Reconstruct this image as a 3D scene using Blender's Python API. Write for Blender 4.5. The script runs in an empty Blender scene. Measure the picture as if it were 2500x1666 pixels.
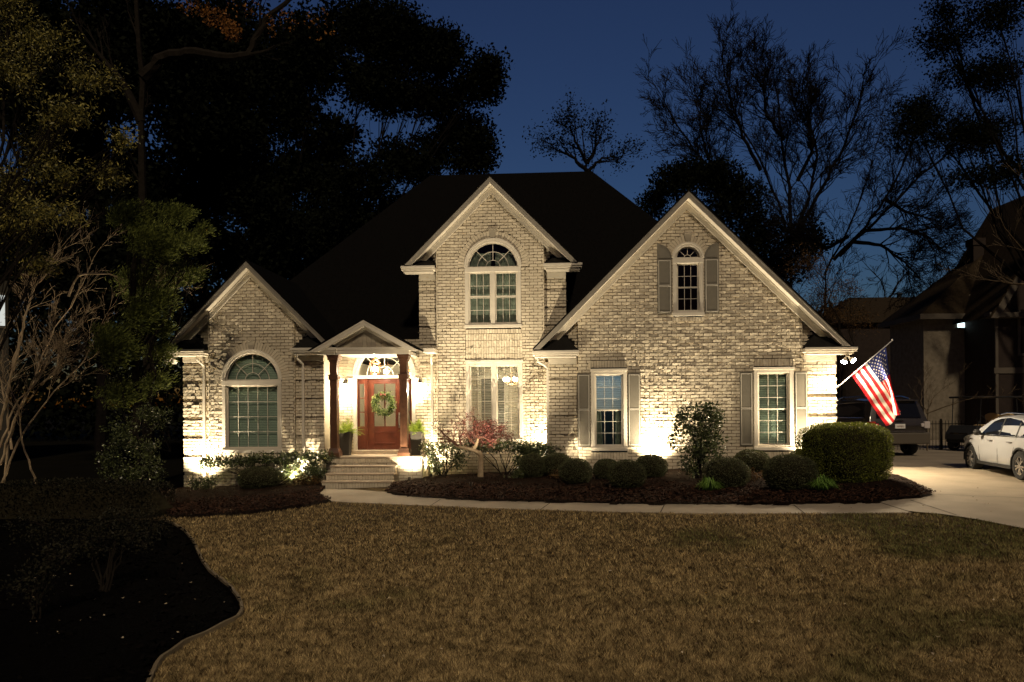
import bpy, bmesh, math, random
import numpy as np
from mathutils import Vector, Matrix, noise as mnoise

# ------------------------------------------------------------------ camera, sky, front light, exposure
sc = bpy.context.scene
TH = math.radians(3.5); RO = math.radians(0.4); D0 = 21.2; F = 1806.0; ZC = 1.8
cam_d = bpy.data.cameras.new("camera"); cam = bpy.data.objects.new("camera", cam_d)
sc.collection.objects.link(cam); sc.camera = cam
cam_d.sensor_width = 36; cam_d.lens = 36 * F / 2500; cam_d.shift_y = 166 / 2500
cam_d.clip_start = 0.1; cam_d.clip_end = 1500
cam.location = (0, 0, ZC)
cam.rotation_euler = (Matrix.Rotation(math.pi / 2, 3, 'X') @ Matrix.Rotation(-RO, 3, 'Z')).to_euler()

SUN_EL, SUN_AZ = math.radians(42), math.radians(8)      # warm light reaching the yard from the street side
w = bpy.data.worlds.new("World"); sc.world = w; w.use_nodes = True
nt = w.node_tree; nt.nodes.clear()
sky = nt.nodes.new("ShaderNodeTexSky"); sky.sky_type = 'NISHITA'; sky.sun_disc = False
sky.sun_elevation = math.radians(-2.2)
sky.air_density = 1.0; sky.dust_density = 0.6; sky.ozone_density = 4.0
tint = nt.nodes.new("ShaderNodeMix"); tint.data_type = 'RGBA'; tint.blend_type = 'MULTIPLY'
tint.inputs[0].default_value = 1.0; tint.inputs[7].default_value = (1.12, 1.18, 0.82, 1)
bg = nt.nodes.new("ShaderNodeBackground"); bg.inputs[1].default_value = 0.13
out = nt.nodes.new("ShaderNodeOutputWorld")
nt.links.new(sky.outputs[0], tint.inputs[6]); nt.links.new(tint.outputs[2], bg.inputs[0]); nt.links.new(bg.outputs[0], out.inputs[0])
sun_d = bpy.data.lights.new("street_side_light", 'SUN'); sun = bpy.data.objects.new("street_side_light", sun_d)
sc.collection.objects.link(sun)
sun_d.energy = 0.34; sun_d.color = (1.0, 0.80, 0.55); sun_d.angle = math.radians(5)
dv = Vector((math.sin(-SUN_AZ) * math.cos(SUN_EL), math.cos(SUN_AZ) * math.cos(SUN_EL), -math.sin(SUN_EL)))
sun.rotation_euler = dv.to_track_quat('-Z', 'Y').to_euler()
sc.view_settings.view_transform = 'Standard'; sc.view_settings.look = 'None'
sc.view_settings.exposure = 2.0; sc.view_settings.gamma = 1.0
sc.cycles.use_denoising = True
sc.cycles.max_bounces = 6; sc.cycles.transparent_max_bounces = 12
sc.cycles.sample_clamp_indirect = 4.0
WARM = (1.0, 0.83, 0.57)

# ------------------------------------------------------------------ helpers
R = random.Random(7)
NR = np.random.RandomState(11)

def g(x, y):                                   # height of the ground
    xx = max(-22.0, min(7.5, x))
    z = -0.18 + 0.038 * xx
    z -= 0.030 * max(0.0, min(20.5, 20.5 - y))
    if y > 24: z += 0.01 * (y - 24)
    return z
def g_np(x, y):
    z = -0.18 + 0.038 * np.clip(x, -22, 7.5) - 0.030 * np.clip(20.5 - y, 0, 20.5)
    return z + 0.01 * np.clip(y - 24, 0, None)
def unroll(px, py):
    u = px - 1250; v = 999 - py; c, s = math.cos(-RO), math.sin(-RO)
    return u * c - v * s, u * s + v * c
def wp(px, py, d):                             # photo pixel at a depth -> world point
    u, v = unroll(px, py)
    return Vector((u / F * d, d, ZC + v / F * d))
def gp(px, py):                                # photo pixel -> point on the ground
    u, v = unroll(px, py); lo, hi = 2.0, 80.0
    for _ in range(50):
        d = (lo + hi) / 2
        if ZC + v / F * d > g(u / F * d, d): lo = d
        else: hi = d
    return Vector((u / F * d, d, g(u / F * d, d)))
def hw(X, Y, Z):                               # house frame -> world
    return Vector((X * math.cos(TH) + Y * math.sin(TH), D0 - X * math.sin(TH) + Y * math.cos(TH), Z))
def loc(px, py, yl):
    u, v = unroll(px, py); a = u / F
    d = (yl + D0 * math.cos(TH)) / (a * math.sin(TH) + math.cos(TH)); x = a * d
    return x * math.cos(TH) - (d - D0) * math.sin(TH), ZC + v / F * d

class MB:
    def __init__(s): s.v = []; s.f = []; s.m = []
    def add(s, vs, fs, mi=0):
        n = len(s.v); s.v.extend(vs); s.f.extend([tuple(n + i for i in f) for f in fs]); s.m.extend([mi] * len(fs)); return s
    def box(s, x0, x1, y0, y1, z0, z1, mi=0):
        return s.add([(x0, y0, z0), (x1, y0, z0), (x1, y1, z0), (x0, y1, z0), (x0, y0, z1), (x1, y0, z1), (x1, y1, z1), (x0, y1, z1)],
                     [(0, 3, 2, 1), (4, 5, 6, 7), (0, 1, 5, 4), (1, 2, 6, 5), (2, 3, 7, 6), (3, 0, 4, 7)], mi)
    def poly(s, pts, y0, y1, mi=0):            # XZ polygon (counter-clockwise seen from the front) extruded along Y
        n = len(pts); vs = [(x, y0, z) for x, z in pts] + [(x, y1, z) for x, z in pts]
        fs = [tuple(range(n)), tuple(range(2 * n - 1, n - 1, -1))] + [(i, n + i, n + (i + 1) % n, (i + 1) % n) for i in range(n)]
        return s.add(vs, fs, mi)
    def chev(s, xc, za, half, vt, y0, y1, slope=1.0, mi=0, zcut=None):   # inverted V, left and right leg
        zt = za - half * slope
        for sg in (-1, 1):
            hin = half - vt / slope
            P = [(xc, za - vt), (xc, za), (xc + sg * half, zt), (xc + sg * hin, zt)]
            if sg > 0: P = P[::-1]
            s.poly(P[::-1], y0, y1, mi)
        return s
    def ring(s, xc, zc, r0, r1, y0, y1, a0=0.0, a1=math.pi, n=24, mi=0):
        for i in range(n):
            a, b = a0 + (a1 - a0) * i / n, a0 + (a1 - a0) * (i + 1) / n
            s.poly([(xc + r0 * math.cos(a), zc + r0 * math.sin(a)), (xc + r1 * math.cos(a), zc + r1 * math.sin(a)),
                    (xc + r1 * math.cos(b), zc + r1 * math.sin(b)), (xc + r0 * math.cos(b), zc + r0 * math.sin(b))], y0, y1, mi)
        return s
    def tube(s, pts, rads, n=6, mi=0, caps=True):
        pts = [Vector(p) for p in pts]; k = len(pts); base = len(s.v); up = Vector((0.3, 0.2, 1)).normalized()
        for i, p in enumerate(pts):
            t = (pts[min(i + 1, k - 1)] - pts[max(i - 1, 0)])
            if t.length < 1e-9: t = Vector((0, 0, 1))
            t.normalize(); a = t.cross(up)
            if a.length < 0.05: a = t.cross(Vector((1, 0, 0)))
            a.normalize(); b = t.cross(a)
            for j in range(n):
                q = 2 * math.pi * j / n; s.v.append(tuple(p + (a * math.cos(q) + b * math.sin(q)) * rads[i]))
        for i in range(k - 1):
            for j in range(n):
                s.f.append((base + i * n + j, base + i * n + (j + 1) % n, base + (i + 1) * n + (j + 1) % n, base + (i + 1) * n + j)); s.m.append(mi)
        if caps:
            s.f.append(tuple(base + j for j in range(n - 1, -1, -1))); s.m.append(mi)
            s.f.append(tuple(base + (k - 1) * n + j for j in range(n))); s.m.append(mi)
        return s
    def lathe(s, c, prof, n=20, mi=0):         # prof: (radius, z)
        base = len(s.v)
        for r, z in prof:
            for j in range(n):
                q = 2 * math.pi * j / n; s.v.append((c[0] + r * math.cos(q), c[1] + r * math.sin(q), c[2] + z))
        for i in range(len(prof) - 1):
            for j in range(n):
                s.f.append((base + i * n + j, base + i * n + (j + 1) % n, base + (i + 1) * n + (j + 1) % n, base + (i + 1) * n + j)); s.m.append(mi)
        s.f.append(tuple(base + j for j in range(n - 1, -1, -1))); s.m.append(mi)
        s.f.append(tuple(base + (len(prof) - 1) * n + j for j in range(n))); s.m.append(mi)
        return s
    def build(s, name, mats, parent=None, smooth=False, bevel=0.0):
        me = bpy.data.meshes.new(name); me.from_pydata(s.v, [], s.f)
        if not isinstance(mats, (list, tuple)): mats = [mats]
        for m in mats: me.materials.append(m)
        if len(mats) > 1: me.polygons.foreach_set("material_index", s.m)
        if smooth: me.polygons.foreach_set("use_smooth", [True] * len(me.polygons))
        me.update()
        o = bpy.data.objects.new(name, me); sc.collection.objects.link(o)
        if parent is not None: o.parent = parent
        if bevel:
            b = o.modifiers.new("bevel", 'BEVEL'); b.width = bevel; b.segments = 2; b.limit_method = 'ANGLE'
        return o

def tag(o, label=None, cat=None, group=None, kind=None):
    if label: o["label"] = label
    if cat: o["category"] = cat
    if group: o["group"] = group
    if kind: o["kind"] = kind
    return o
def empty(name, loc=(0, 0, 0), rz=0.0, label=None, cat=None, group=None):
    o = bpy.data.objects.new(name, None); sc.collection.objects.link(o); o.location = loc; o.rotation_euler = (0, 0, rz)
    o.empty_display_size = 0.2
    return tag(o, label, cat, group)
def copy_tree(o, parent=None):
    c = o.copy(); sc.collection.objects.link(c); c.parent = parent
    for ch in list(o.children): copy_tree(ch, c)
    return c
def poly_mesh(name, V, mat, n=3, parent=None, col=None):   # V: (N*n,3) separate polygons of n corners
    V = np.asarray(V, dtype=np.float32).reshape(-1, 3); N = len(V) // n
    me = bpy.data.meshes.new(name); me.vertices.add(len(V)); me.vertices.foreach_set("co", V.ravel())
    me.loops.add(len(V)); me.loops.foreach_set("vertex_index", np.arange(len(V), dtype=np.int32))
    me.polygons.add(N); me.polygons.foreach_set("loop_start", np.arange(0, len(V), n, dtype=np.int32))
    me.materials.append(mat)
    if col is not None:
        a = me.color_attributes.new("tone", 'FLOAT_COLOR', 'POINT')
        C = np.ones((len(V), 4), np.float32); C[:, :3] = np.repeat(col, n, axis=0); a.data.foreach_set("color", C.ravel())
    me.update(calc_edges=True)
    o = bpy.data.objects.new(name, me); sc.collection.objects.link(o)
    if parent is not None: o.parent = parent
    return o

# ------------------------------------------------------------------ materials
def mat(name, col, rough=0.6, var=0.0, nscale=4.0, bump=0.0, bscale=30.0, metal=0.0, island=0.0, spec=0.3, col2=None, trans=0.0, emit=None, estr=0.0, coat=0.0, attr=None, bdist=0.02, detail=6.0):
    m = bpy.data.materials.new(name); m.use_nodes = True; t = m.node_tree; b = t.nodes["Principled BSDF"]
    b.inputs["Base Color"].default_value = (*col, 1); b.inputs["Roughness"].default_value = rough
    b.inputs["Metallic"].default_value = metal; b.inputs["Specular IOR Level"].default_value = spec
    if coat: b.inputs["Coat Weight"].default_value = coat; b.inputs["Coat Roughness"].default_value = 0.04
    if emit: b.inputs["Emission Color"].default_value = (*emit, 1); b.inputs["Emission Strength"].default_value = estr
    tc = t.nodes.new("ShaderNodeTexCoord"); cur = None
    if attr:
        a = t.nodes.new("ShaderNodeAttribute"); a.attribute_name = attr; cur = a.outputs["Color"]
    if var or col2 or island:
        nz = t.nodes.new("ShaderNodeTexNoise"); nz.inputs["Scale"].default_value = nscale; nz.inputs["Detail"].default_value = detail
        t.links.new(tc.outputs["Object"], nz.inputs["Vector"])
        fac = nz.outputs["Fac"]
        if island:
            geo = t.nodes.new("ShaderNodeNewGeometry"); mx = t.nodes.new("ShaderNodeMix"); mx.data_type = 'FLOAT'; mx.inputs[0].default_value = island
            t.links.new(fac, mx.inputs[2]); t.links.new(geo.outputs["Random Per Island"], mx.inputs[3]); fac = mx.outputs[0]
        mr = t.nodes.new("ShaderNodeMapRange"); mr.inputs[1].default_value = 0.25; mr.inputs[2].default_value = 0.75; t.links.new(fac, mr.inputs[0])
        cm = t.nodes.new("ShaderNodeMix"); cm.data_type = 'RGBA'
        c2 = col2 or tuple(c * (1 - var) for c in col)
        if cur is not None:
            cm.blend_type = 'MULTIPLY'; t.links.new(cur, cm.inputs[6]); cm.inputs[7].default_value = (1 - var, 1 - var, 1 - var, 1)
        else:
            cm.inputs[6].default_value = (*col, 1); cm.inputs[7].default_value = (*c2, 1)
        t.links.new(mr.outputs[0], cm.inputs[0]); cur = cm.outputs[2]
    if cur is not None: t.links.new(cur, b.inputs["Base Color"])
    if bump:
        n2 = t.nodes.new("ShaderNodeTexNoise"); n2.inputs["Scale"].default_value = bscale; n2.inputs["Detail"].default_value = 5
        t.links.new(tc.outputs["Object"], n2.inputs["Vector"])
        bp = t.nodes.new("ShaderNodeBump"); bp.inputs["Strength"].default_value = bump; bp.inputs["Distance"].default_value = bdist
        t.links.new(n2.outputs["Fac"], bp.inputs["Height"]); t.links.new(bp.outputs[0], b.inputs["Normal"])
    return m
def leaf_mat(name, col, col2, rough=0.5, trans=0.25, attr=None, spec=0.25):
    m = mat(name, col, rough, col2=col2, island=0.75, nscale=1.2, spec=spec)
    t = m.node_tree; b = t.nodes["Principled BSDF"]; o = t.nodes["Material Output"]
    tr = t.nodes.new("ShaderNodeBsdfTranslucent"); mx = t.nodes.new("ShaderNodeMixShader"); mx.inputs[0].default_value = trans
    src = b.inputs["Base Color"].links[0].from_socket
    t.links.new(src, tr.inputs[0]); t.links.new(b.outputs[0], mx.inputs[1]); t.links.new(tr.outputs[0], mx.inputs[2]); t.links.new(mx.outputs[0], o.inputs[0])
    return m
def glass_mat(name, tint=(0.93, 0.96, 0.95), ior=1.5, rough=0.0):
    m = bpy.data.materials.new(name); m.use_nodes = True; t = m.node_tree; t.nodes.clear()
    o = t.nodes.new("ShaderNodeOutputMaterial"); fr = t.nodes.new("ShaderNodeFresnel"); fr.inputs[0].default_value = ior
    ge = t.nodes.new("ShaderNodeNewGeometry"); io = t.nodes.new("ShaderNodeMix"); io.data_type = 'FLOAT'; io.inputs[2].default_value = ior; io.inputs[3].default_value = 1 / ior
    t.links.new(ge.outputs["Backfacing"], io.inputs[0]); t.links.new(io.outputs[0], fr.inputs[0])
    tr = t.nodes.new("ShaderNodeBsdfTransparent"); tr.inputs[0].default_value = (*tint, 1)
    gl = t.nodes.new("ShaderNodeBsdfGlossy"); gl.inputs["Roughness"].default_value = rough
    mx = t.nodes.new("ShaderNodeMixShader"); t.links.new(fr.outputs[0], mx.inputs[0]); t.links.new(tr.outputs[0], mx.inputs[1]); t.links.new(gl.outputs[0], mx.inputs[2]); t.links.new(mx.outputs[0], o.inputs[0])
    return m
def emit_mat(name, col, s):
    m = bpy.data.materials.new(name); m.use_nodes = True; t = m.node_tree; t.nodes.clear()
    o = t.nodes.new("ShaderNodeOutputMaterial"); e = t.nodes.new("ShaderNodeEmission"); e.inputs[0].default_value = (*col, 1); e.inputs[1].default_value = s
    t.links.new(e.outputs[0], o.inputs[0]); return m

M_BRICK = mat("painted_brick", (0.60, 0.53, 0.405), 0.85, col2=(0.50, 0.435, 0.325), island=0.5, nscale=3.0, bump=0.7, bscale=45, bdist=0.012, spec=0.15)
M_MORTAR = mat("mortar", (0.26, 0.215, 0.155), 0.95, var=0.35, nscale=9, bump=0.8, bscale=60, spec=0.1)
M_TRIM = mat("cream_trim_paint", (0.58, 0.53, 0.44), 0.5, var=0.12, nscale=5, bump=0.08, bscale=40)
M_SHUT = mat("taupe_shutter_paint", (0.155, 0.14, 0.11), 0.45, var=0.15, nscale=6, bump=0.05, bscale=80)
M_FASC = mat("grey_fascia", (0.26, 0.235, 0.195), 0.55, var=0.25, nscale=4, bump=0.1, bscale=40)  # outer gable boards, greyer than the cream trim
M_SHUT2 = mat("pale_shutter_bead", (0.42, 0.39, 0.33), 0.45)
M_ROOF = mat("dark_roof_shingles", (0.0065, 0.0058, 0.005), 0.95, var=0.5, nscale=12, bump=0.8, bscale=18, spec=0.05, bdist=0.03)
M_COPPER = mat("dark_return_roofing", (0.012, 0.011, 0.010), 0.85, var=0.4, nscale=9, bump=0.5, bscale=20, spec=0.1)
M_SIDING = mat("taupe_shake_siding", (0.33, 0.29, 0.22), 0.8, island=0.8, nscale=3, col2=(0.25, 0.215, 0.165), bump=0.3, bscale=50)
M_WOOD = mat("stained_column_wood", (0.13, 0.060, 0.032), 0.35, col2=(0.065, 0.030, 0.017), nscale=7, bump=0.15, bscale=50, spec=0.5)
M_DOOR = mat("mahogany_door_wood", (0.14, 0.040, 0.022), 0.32, col2=(0.085, 0.025, 0.014), nscale=6, bump=0.08, bscale=70, spec=0.5)
M_BRONZE = mat("dark_bronze", (0.035, 0.028, 0.022), 0.4, metal=0.7)
M_COPP = mat("copper_lantern_metal", (0.35, 0.17, 0.08), 0.35, metal=0.8)
M_STEEL = mat("brushed_nickel", (0.5, 0.47, 0.42), 0.3, metal=0.9)
M_GLASS = glass_mat("window_glass")
M_BLIND = mat("window_blind_slat", (0.26, 0.32, 0.26), 0.6)
M_BLINDW = mat("white_blind_slat", (0.7, 0.68, 0.62), 0.6)
def translucent(m, col, f):
    t = m.node_tree; b = t.nodes["Principled BSDF"]; o = t.nodes["Material Output"]; tr = t.nodes.new("ShaderNodeBsdfTranslucent"); tr.inputs[0].default_value = (*col, 1)
    mx = t.nodes.new("ShaderNodeMixShader"); mx.inputs[0].default_value = f; t.links.new(b.outputs[0], mx.inputs[1]); t.links.new(tr.outputs[0], mx.inputs[2]); t.links.new(mx.outputs[0], o.inputs[0])
translucent(M_BLINDW, (.7, .7, .7), .45)
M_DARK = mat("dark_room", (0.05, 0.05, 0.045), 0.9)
M_CURT = mat("pale_curtain", (0.26, 0.29, 0.23), 0.9, var=0.6, nscale=7)
M_ROOM = mat("cream_room_wall", (0.5, 0.44, 0.34), 0.9, var=0.1)
M_PORCH = mat("porch_slab_concrete", (0.42, 0.34, 0.25), 0.8, var=0.25, nscale=8, bump=0.2, bscale=60)
M_CONC = mat("walkway_concrete", (0.36, 0.30, 0.22), 0.85, var=0.35, nscale=1.1, bump=0.35, bscale=70, bdist=0.01, detail=12)
M_SOIL = mat("lawn_soil", (0.085, 0.06, 0.03), 1.0, var=0.5, nscale=3, bump=1.0, bscale=30, spec=0.05)
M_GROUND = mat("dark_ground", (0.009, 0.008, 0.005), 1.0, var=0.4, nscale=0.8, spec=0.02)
M_MULCH = mat("mulch_base", (0.018, 0.010, 0.006), 1.0, var=0.5, nscale=8, bump=1.0, bscale=28, bdist=0.05, spec=0.05)
M_CHIP = mat("mulch_chip", (0.06, 0.028, 0.016), 0.95, col2=(0.018, 0.010, 0.007), island=0.9, nscale=5, spec=0.1)
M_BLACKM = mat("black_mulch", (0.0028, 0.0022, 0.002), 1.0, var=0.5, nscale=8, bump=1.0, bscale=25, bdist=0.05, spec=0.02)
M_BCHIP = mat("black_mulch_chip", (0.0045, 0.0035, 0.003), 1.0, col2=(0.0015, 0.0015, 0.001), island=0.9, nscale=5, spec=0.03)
M_BARK = mat("dark_bark", (0.022, 0.018, 0.014), 0.95, var=0.5, nscale=6, bump=0.8, bscale=14, spec=0.05)
M_BARKB = mat("backdrop_bark", (0.012, 0.010, 0.009), 0.95, var=0.5, nscale=6, bump=0.6, bscale=14, spec=0.03)  # kept near black: the missing light on back trees is put into the colour
M_BARKP = mat("pale_smooth_bark", (0.16, 0.12, 0.075), 0.8, col2=(0.07, 0.05, 0.03), nscale=5, bump=0.4, bscale=20, spec=0.1)
M_BARKC = mat("crape_bark", (0.50, 0.39, 0.25), 0.7, col2=(0.26, 0.19, 0.12), nscale=5, bump=0.3, bscale=20, spec=0.1)
M_BARKM = mat("maple_bark", (0.36, 0.28, 0.18), 0.85, col2=(0.22, 0.16, 0.10), nscale=9, bump=0.5, bscale=26, spec=0.1)
L_BACK = leaf_mat("backdrop_leaf", (0.010, 0.012, 0.007), (0.004, 0.005, 0.003), 0.9, 0.1, spec=0.02)  # near-black colour stands in for front light not reaching the back trees
L_CEDAR = leaf_mat("cedar_leaf", (0.22, 0.25, 0.06), (0.07, 0.09, 0.028), 0.7, 0.15, spec=0.1)
L_YEL = leaf_mat("yellow_green_leaf", (0.36, 0.31, 0.08), (0.05, 0.055, 0.018), 0.45, 0.2)
L_BRN = leaf_mat("brown_leaf", (0.14, 0.08, 0.032), (0.04, 0.026, 0.012), 0.7, 0.2, spec=0.1)
L_ORG = leaf_mat("orange_leaf", (0.36, 0.15, 0.03), (0.16, 0.07, 0.02), 0.6, 0.3)
L_HOLLY = leaf_mat("holly_leaf", (0.11, 0.13, 0.045), (0.03, 0.04, 0.016), 0.3, 0.1, spec=0.5)
L_BOX = leaf_mat("boxwood_leaf", (0.085, 0.10, 0.035), (0.035, 0.045, 0.018), 0.5, 0.2)
L_BALL = leaf_mat("round_shrub_leaf", (0.10, 0.105, 0.045), (0.03, 0.035, 0.016), 0.6, 0.15)
L_BIG = leaf_mat("clipped_shrub_leaf", (0.17, 0.19, 0.026), (0.05, 0.06, 0.011), 0.5, 0.25)
L_CAM = leaf_mat("camellia_leaf", (0.12, 0.14, 0.055), (0.03, 0.042, 0.018), 0.28, 0.1, spec=0.5)
L_RED = leaf_mat("maple_leaf_red", (0.15, 0.040, 0.032), (0.06, 0.018, 0.018), 0.6, 0.3)
L_FERN = leaf_mat("fern_leaf", (0.34, 0.42, 0.06), (0.18, 0.26, 0.04), 0.6, 0.3)
L_TUFT = leaf_mat("tuft_leaf", (0.20, 0.34, 0.06), (0.10, 0.19, 0.03), 0.5, 0.3)
L_WREATH = leaf_mat("wreath_leaf", (0.28, 0.34, 0.12), (0.08, 0.13, 0.05), 0.5, 0.2)
M_INNER = mat("dark_core_fill", (0.02, 0.017, 0.010), 1.0, spec=0.02)  # dark fill for the added shrub cores and the wreath ring
M_POT = mat("charcoal_planter", (0.06, 0.052, 0.04), 0.6, var=0.2, bump=0.1)
M_RED = mat("flag_red", (0.55, 0.012, 0.02), 0.7, var=0.1, bump=0.1, bscale=200)
M_WHITE = mat("flag_white", (0.72, 0.68, 0.62), 0.7, var=0.05)
M_BLUE = mat("flag_blue", (0.02, 0.03, 0.14), 0.7, var=0.1)
M_POLE = mat("white_pole_paint", (0.7, 0.68, 0.66), 0.35)
M_WCAR = mat("white_car_paint", (0.40, 0.41, 0.43), 0.28, coat=0.8, spec=0.5)
M_DCAR = mat("dark_car_paint", (0.035, 0.029, 0.024), 0.25, coat=0.9, spec=0.5)
M_CGLASS = mat("tinted_car_glass", (0.008, 0.008, 0.008), 0.05, spec=0.6)
M_RUBBER = mat("tyre_rubber", (0.018, 0.018, 0.018), 0.85)
M_ALLOY = mat("alloy_rim", (0.62, 0.60, 0.58), 0.25, metal=0.85)
M_BLKTRIM = mat("black_plastic_trim", (0.02, 0.02, 0.02), 0.6)
M_CHROME = mat("chrome_trim", (0.7, 0.68, 0.65), 0.15, metal=1.0)
M_TAIL = mat("red_tail_lamp", (0.45, 0.015, 0.02), 0.12, coat=0.8)
M_TAILW = mat("clear_lamp_lens", (0.55, 0.5, 0.48), 0.1, coat=0.8)
M_PLATE = mat("plate_white", (0.75, 0.74, 0.70), 0.5)
M_INK = mat("plate_ink", (0.16, 0.06, 0.05), 0.5)
M_SEAT = mat("beige_vinyl", (0.52, 0.36, 0.17), 0.5)
M_NB = mat("neighbour_brick", (0.24, 0.205, 0.155), 0.9, col2=(0.13, 0.11, 0.08), nscale=5, bump=0.6, bscale=24)
M_NB2 = mat("brown_siding", (0.035, 0.024, 0.019), 0.9, var=0.4, nscale=4, bump=0.3, bscale=14)
M_NTRIM = mat("neighbour_trim", (0.11, 0.093, 0.072), 0.7, var=0.3, nscale=3)
M_NROOF = mat("neighbour_roof", (0.04, 0.029, 0.018), 0.95, var=0.5, nscale=9, bump=0.6, bscale=12, spec=0.05)

# ------------------------------------------------------------------ brickwork
CH = 0.09; BL = 0.25; JT = 0.018
def brick(mb, x0, x1, z0, z1, y, rng, prot=0.019, vertical=False):
    """one rough-faced brick proud of plane y (front is -y)"""
    n = 3 if (x1 - x0 if not vertical else z1 - z0) > 0.13 else 1
    p = prot * rng.uniform(0.55, 1.5); tl = rng.uniform(-0.005, 0.005); tz = rng.uniform(-0.0055, 0.0055)
    V = []; j = 0.004
    for k in range(n + 1):
        for r in (0, 1):
            t = k / n; dx = 0 if 0 < k < n else rng.uniform(-j, j)
            if not vertical: xx = x0 + (x1 - x0) * t + dx; zz = (z0 if r == 0 else z1) + rng.uniform(-j, j); 
            else: zz = z0 + (z1 - z0) * t + dx; xx = (x1 if r == 0 else x0) + rng.uniform(-j, j)
            V.append((xx, y - p - tl * (t - .5) * 2 - tz * (r - .5) - rng.uniform(-0.0035, 0.0045), zz))
    nf = len(V); V += [(a, y + 0.004, c) for a, _, c in V]
    Fc = []
    for k in range(n):
        a = 2 * k; Fc.append((a, a + 2, a + 3, a + 1))
        Fc.append((a, nf + a, nf + a + 2, a + 2)); Fc.append((a + 1, a + 3, nf + a + 3, nf + a + 1))
    Fc.append((0, 1, nf + 1, nf)); e = 2 * n; Fc.append((e, nf + e, nf + e + 1, e + 1))
    mb.add(V, Fc, 0)
def blob(mb, x, z, y, rng):
    a, b = rng.uniform(0.02, 0.06), rng.uniform(0.010, 0.024); h = rng.uniform(0.026, 0.050); n = 6; V = [(x + rng.uniform(-.01, .01), y - h, z - rng.uniform(0, .012))]
    for i in range(n):
        q = 2 * math.pi * i / n; V.append((x + a * math.cos(q) * rng.uniform(.7, 1.2), y, z + b * math.sin(q) * rng.uniform(.7, 1.3)))
    mb.add(V, [(0, 1 + (i + 1) % n, 1 + i) for i in range(n)], 1)
def wall_rows(mb, y, zlo, zhi, xl, xr, holes=(), arches=(), seed=1, quoin=False, blobs=0.10, z_off=0.0):
    """xl, xr: functions of z. holes: (x0,x1,z0,z1). arches: (xc,zc,r) half discs above zc."""
    rng = random.Random(seed); k = math.floor((zlo - z_off) / CH)
    while k * CH + z_off < zhi:
        z0 = k * CH + z_off; z1 = z0 + CH; zm = (z0 + z1) / 2; k += 1
        if z0 < zlo - 1e-6: z0 = zlo
        if z1 > zhi: z1 = zhi
        if z1 - z0 < 0.02: continue
        a, b = xl(zm), xr(zm)
        if b - a < 0.04: continue
        iv = [(a, b)]
        cuts = [(h[0], h[1]) for h in holes if h[2] <= zm <= h[3]]
        for (xc, zc, r) in arches:
            if zc <= zm < zc + r: q = math.sqrt(r * r - (zm - zc) ** 2); cuts.append((xc - q, xc + q))
        for (c0, c1) in cuts:
            nv = []
            for (p, q) in iv:
                if c1 <= p or c0 >= q: nv.append((p, q)); continue
                if c0 > p: nv.append((p, c0))
                if c1 < q: nv.append((c1, q))
            iv = nv
        rec = quoin and (k % 6 == 0); yy = y + 0.045 if rec else y
        for (p, q) in iv:
            if quoin and not rec: mb.box(p, q, y, y + 0.05, z0, z1, 1)
            else: mb.add([(p, yy, z0), (q, yy, z0), (q, yy, z1), (p, yy, z1)], [(0, 1, 2, 3)], 1)
            x = math.floor(p / BL) * BL + (BL / 2 if k % 2 else 0) - BL
            while x < q:
                s0, s1 = max(p, x), min(q, x + BL - JT)
                if s1 - s0 > 0.03: brick(mb, s0, s1, z0 + JT / 2, z1 - JT / 2, yy, rng)
                x += BL
            for _ in range(int((q - p) * blobs / 0.032 * rng.uniform(.5, 1.5))):
                blob(mb, rng.uniform(p, q), z0 + rng.uniform(-.008, .008), yy - 0.004, rng)
def soldiers(mb, x0, x1, z0, z1, y, seed=3, wdt=0.078, prot=0.02):
    rng = random.Random(seed); mb.add([(x0, y - .002, z0), (x1, y - .002, z0), (x1, y - .002, z1), (x0, y - .002, z1)], [(0, 1, 2, 3)], 1)
    n = max(1, round((x1 - x0) / wdt)); w_ = (x1 - x0) / n
    for i in range(n): brick(mb, x0 + i * w_ + .005, x0 + (i + 1) * w_ - .005, z0 + .006, z1 - .006, y, rng, prot, True)
def arch_bricks(mb, xc, zc, r0, r1, y, n, seed=5):
    rng = random.Random(seed)
    for i in range(n):
        a, b = math.pi * i / n, math.pi * (i + 1) / n; m = (a + b) / 2
        if abs(m - math.pi / 2) < 0.085 * 1.1 / max(r0, .5): continue
        g_ = 0.06 * (b - a); a += g_; b -= g_; p = rng.uniform(.018, .034); rr = r1 + rng.uniform(-.012, .012)
        mb.poly([(xc + r0 * math.cos(a), zc + r0 * math.sin(a)), (xc + rr * math.cos(a), zc + rr * math.sin(a)),
                 (xc + rr * math.cos(b), zc + rr * math.sin(b)), (xc + r0 * math.cos(b), zc + r0 * math.sin(b))], y - p, y + .01, 0)
    mb.ring(xc, zc, r0, r1, y - .006, y + .008, n=n, mi=1)

house = empty("brick_house", (0, D0, 0), -TH, "cream painted brick house with three steep front gables, lit from below at night", "house")

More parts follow.
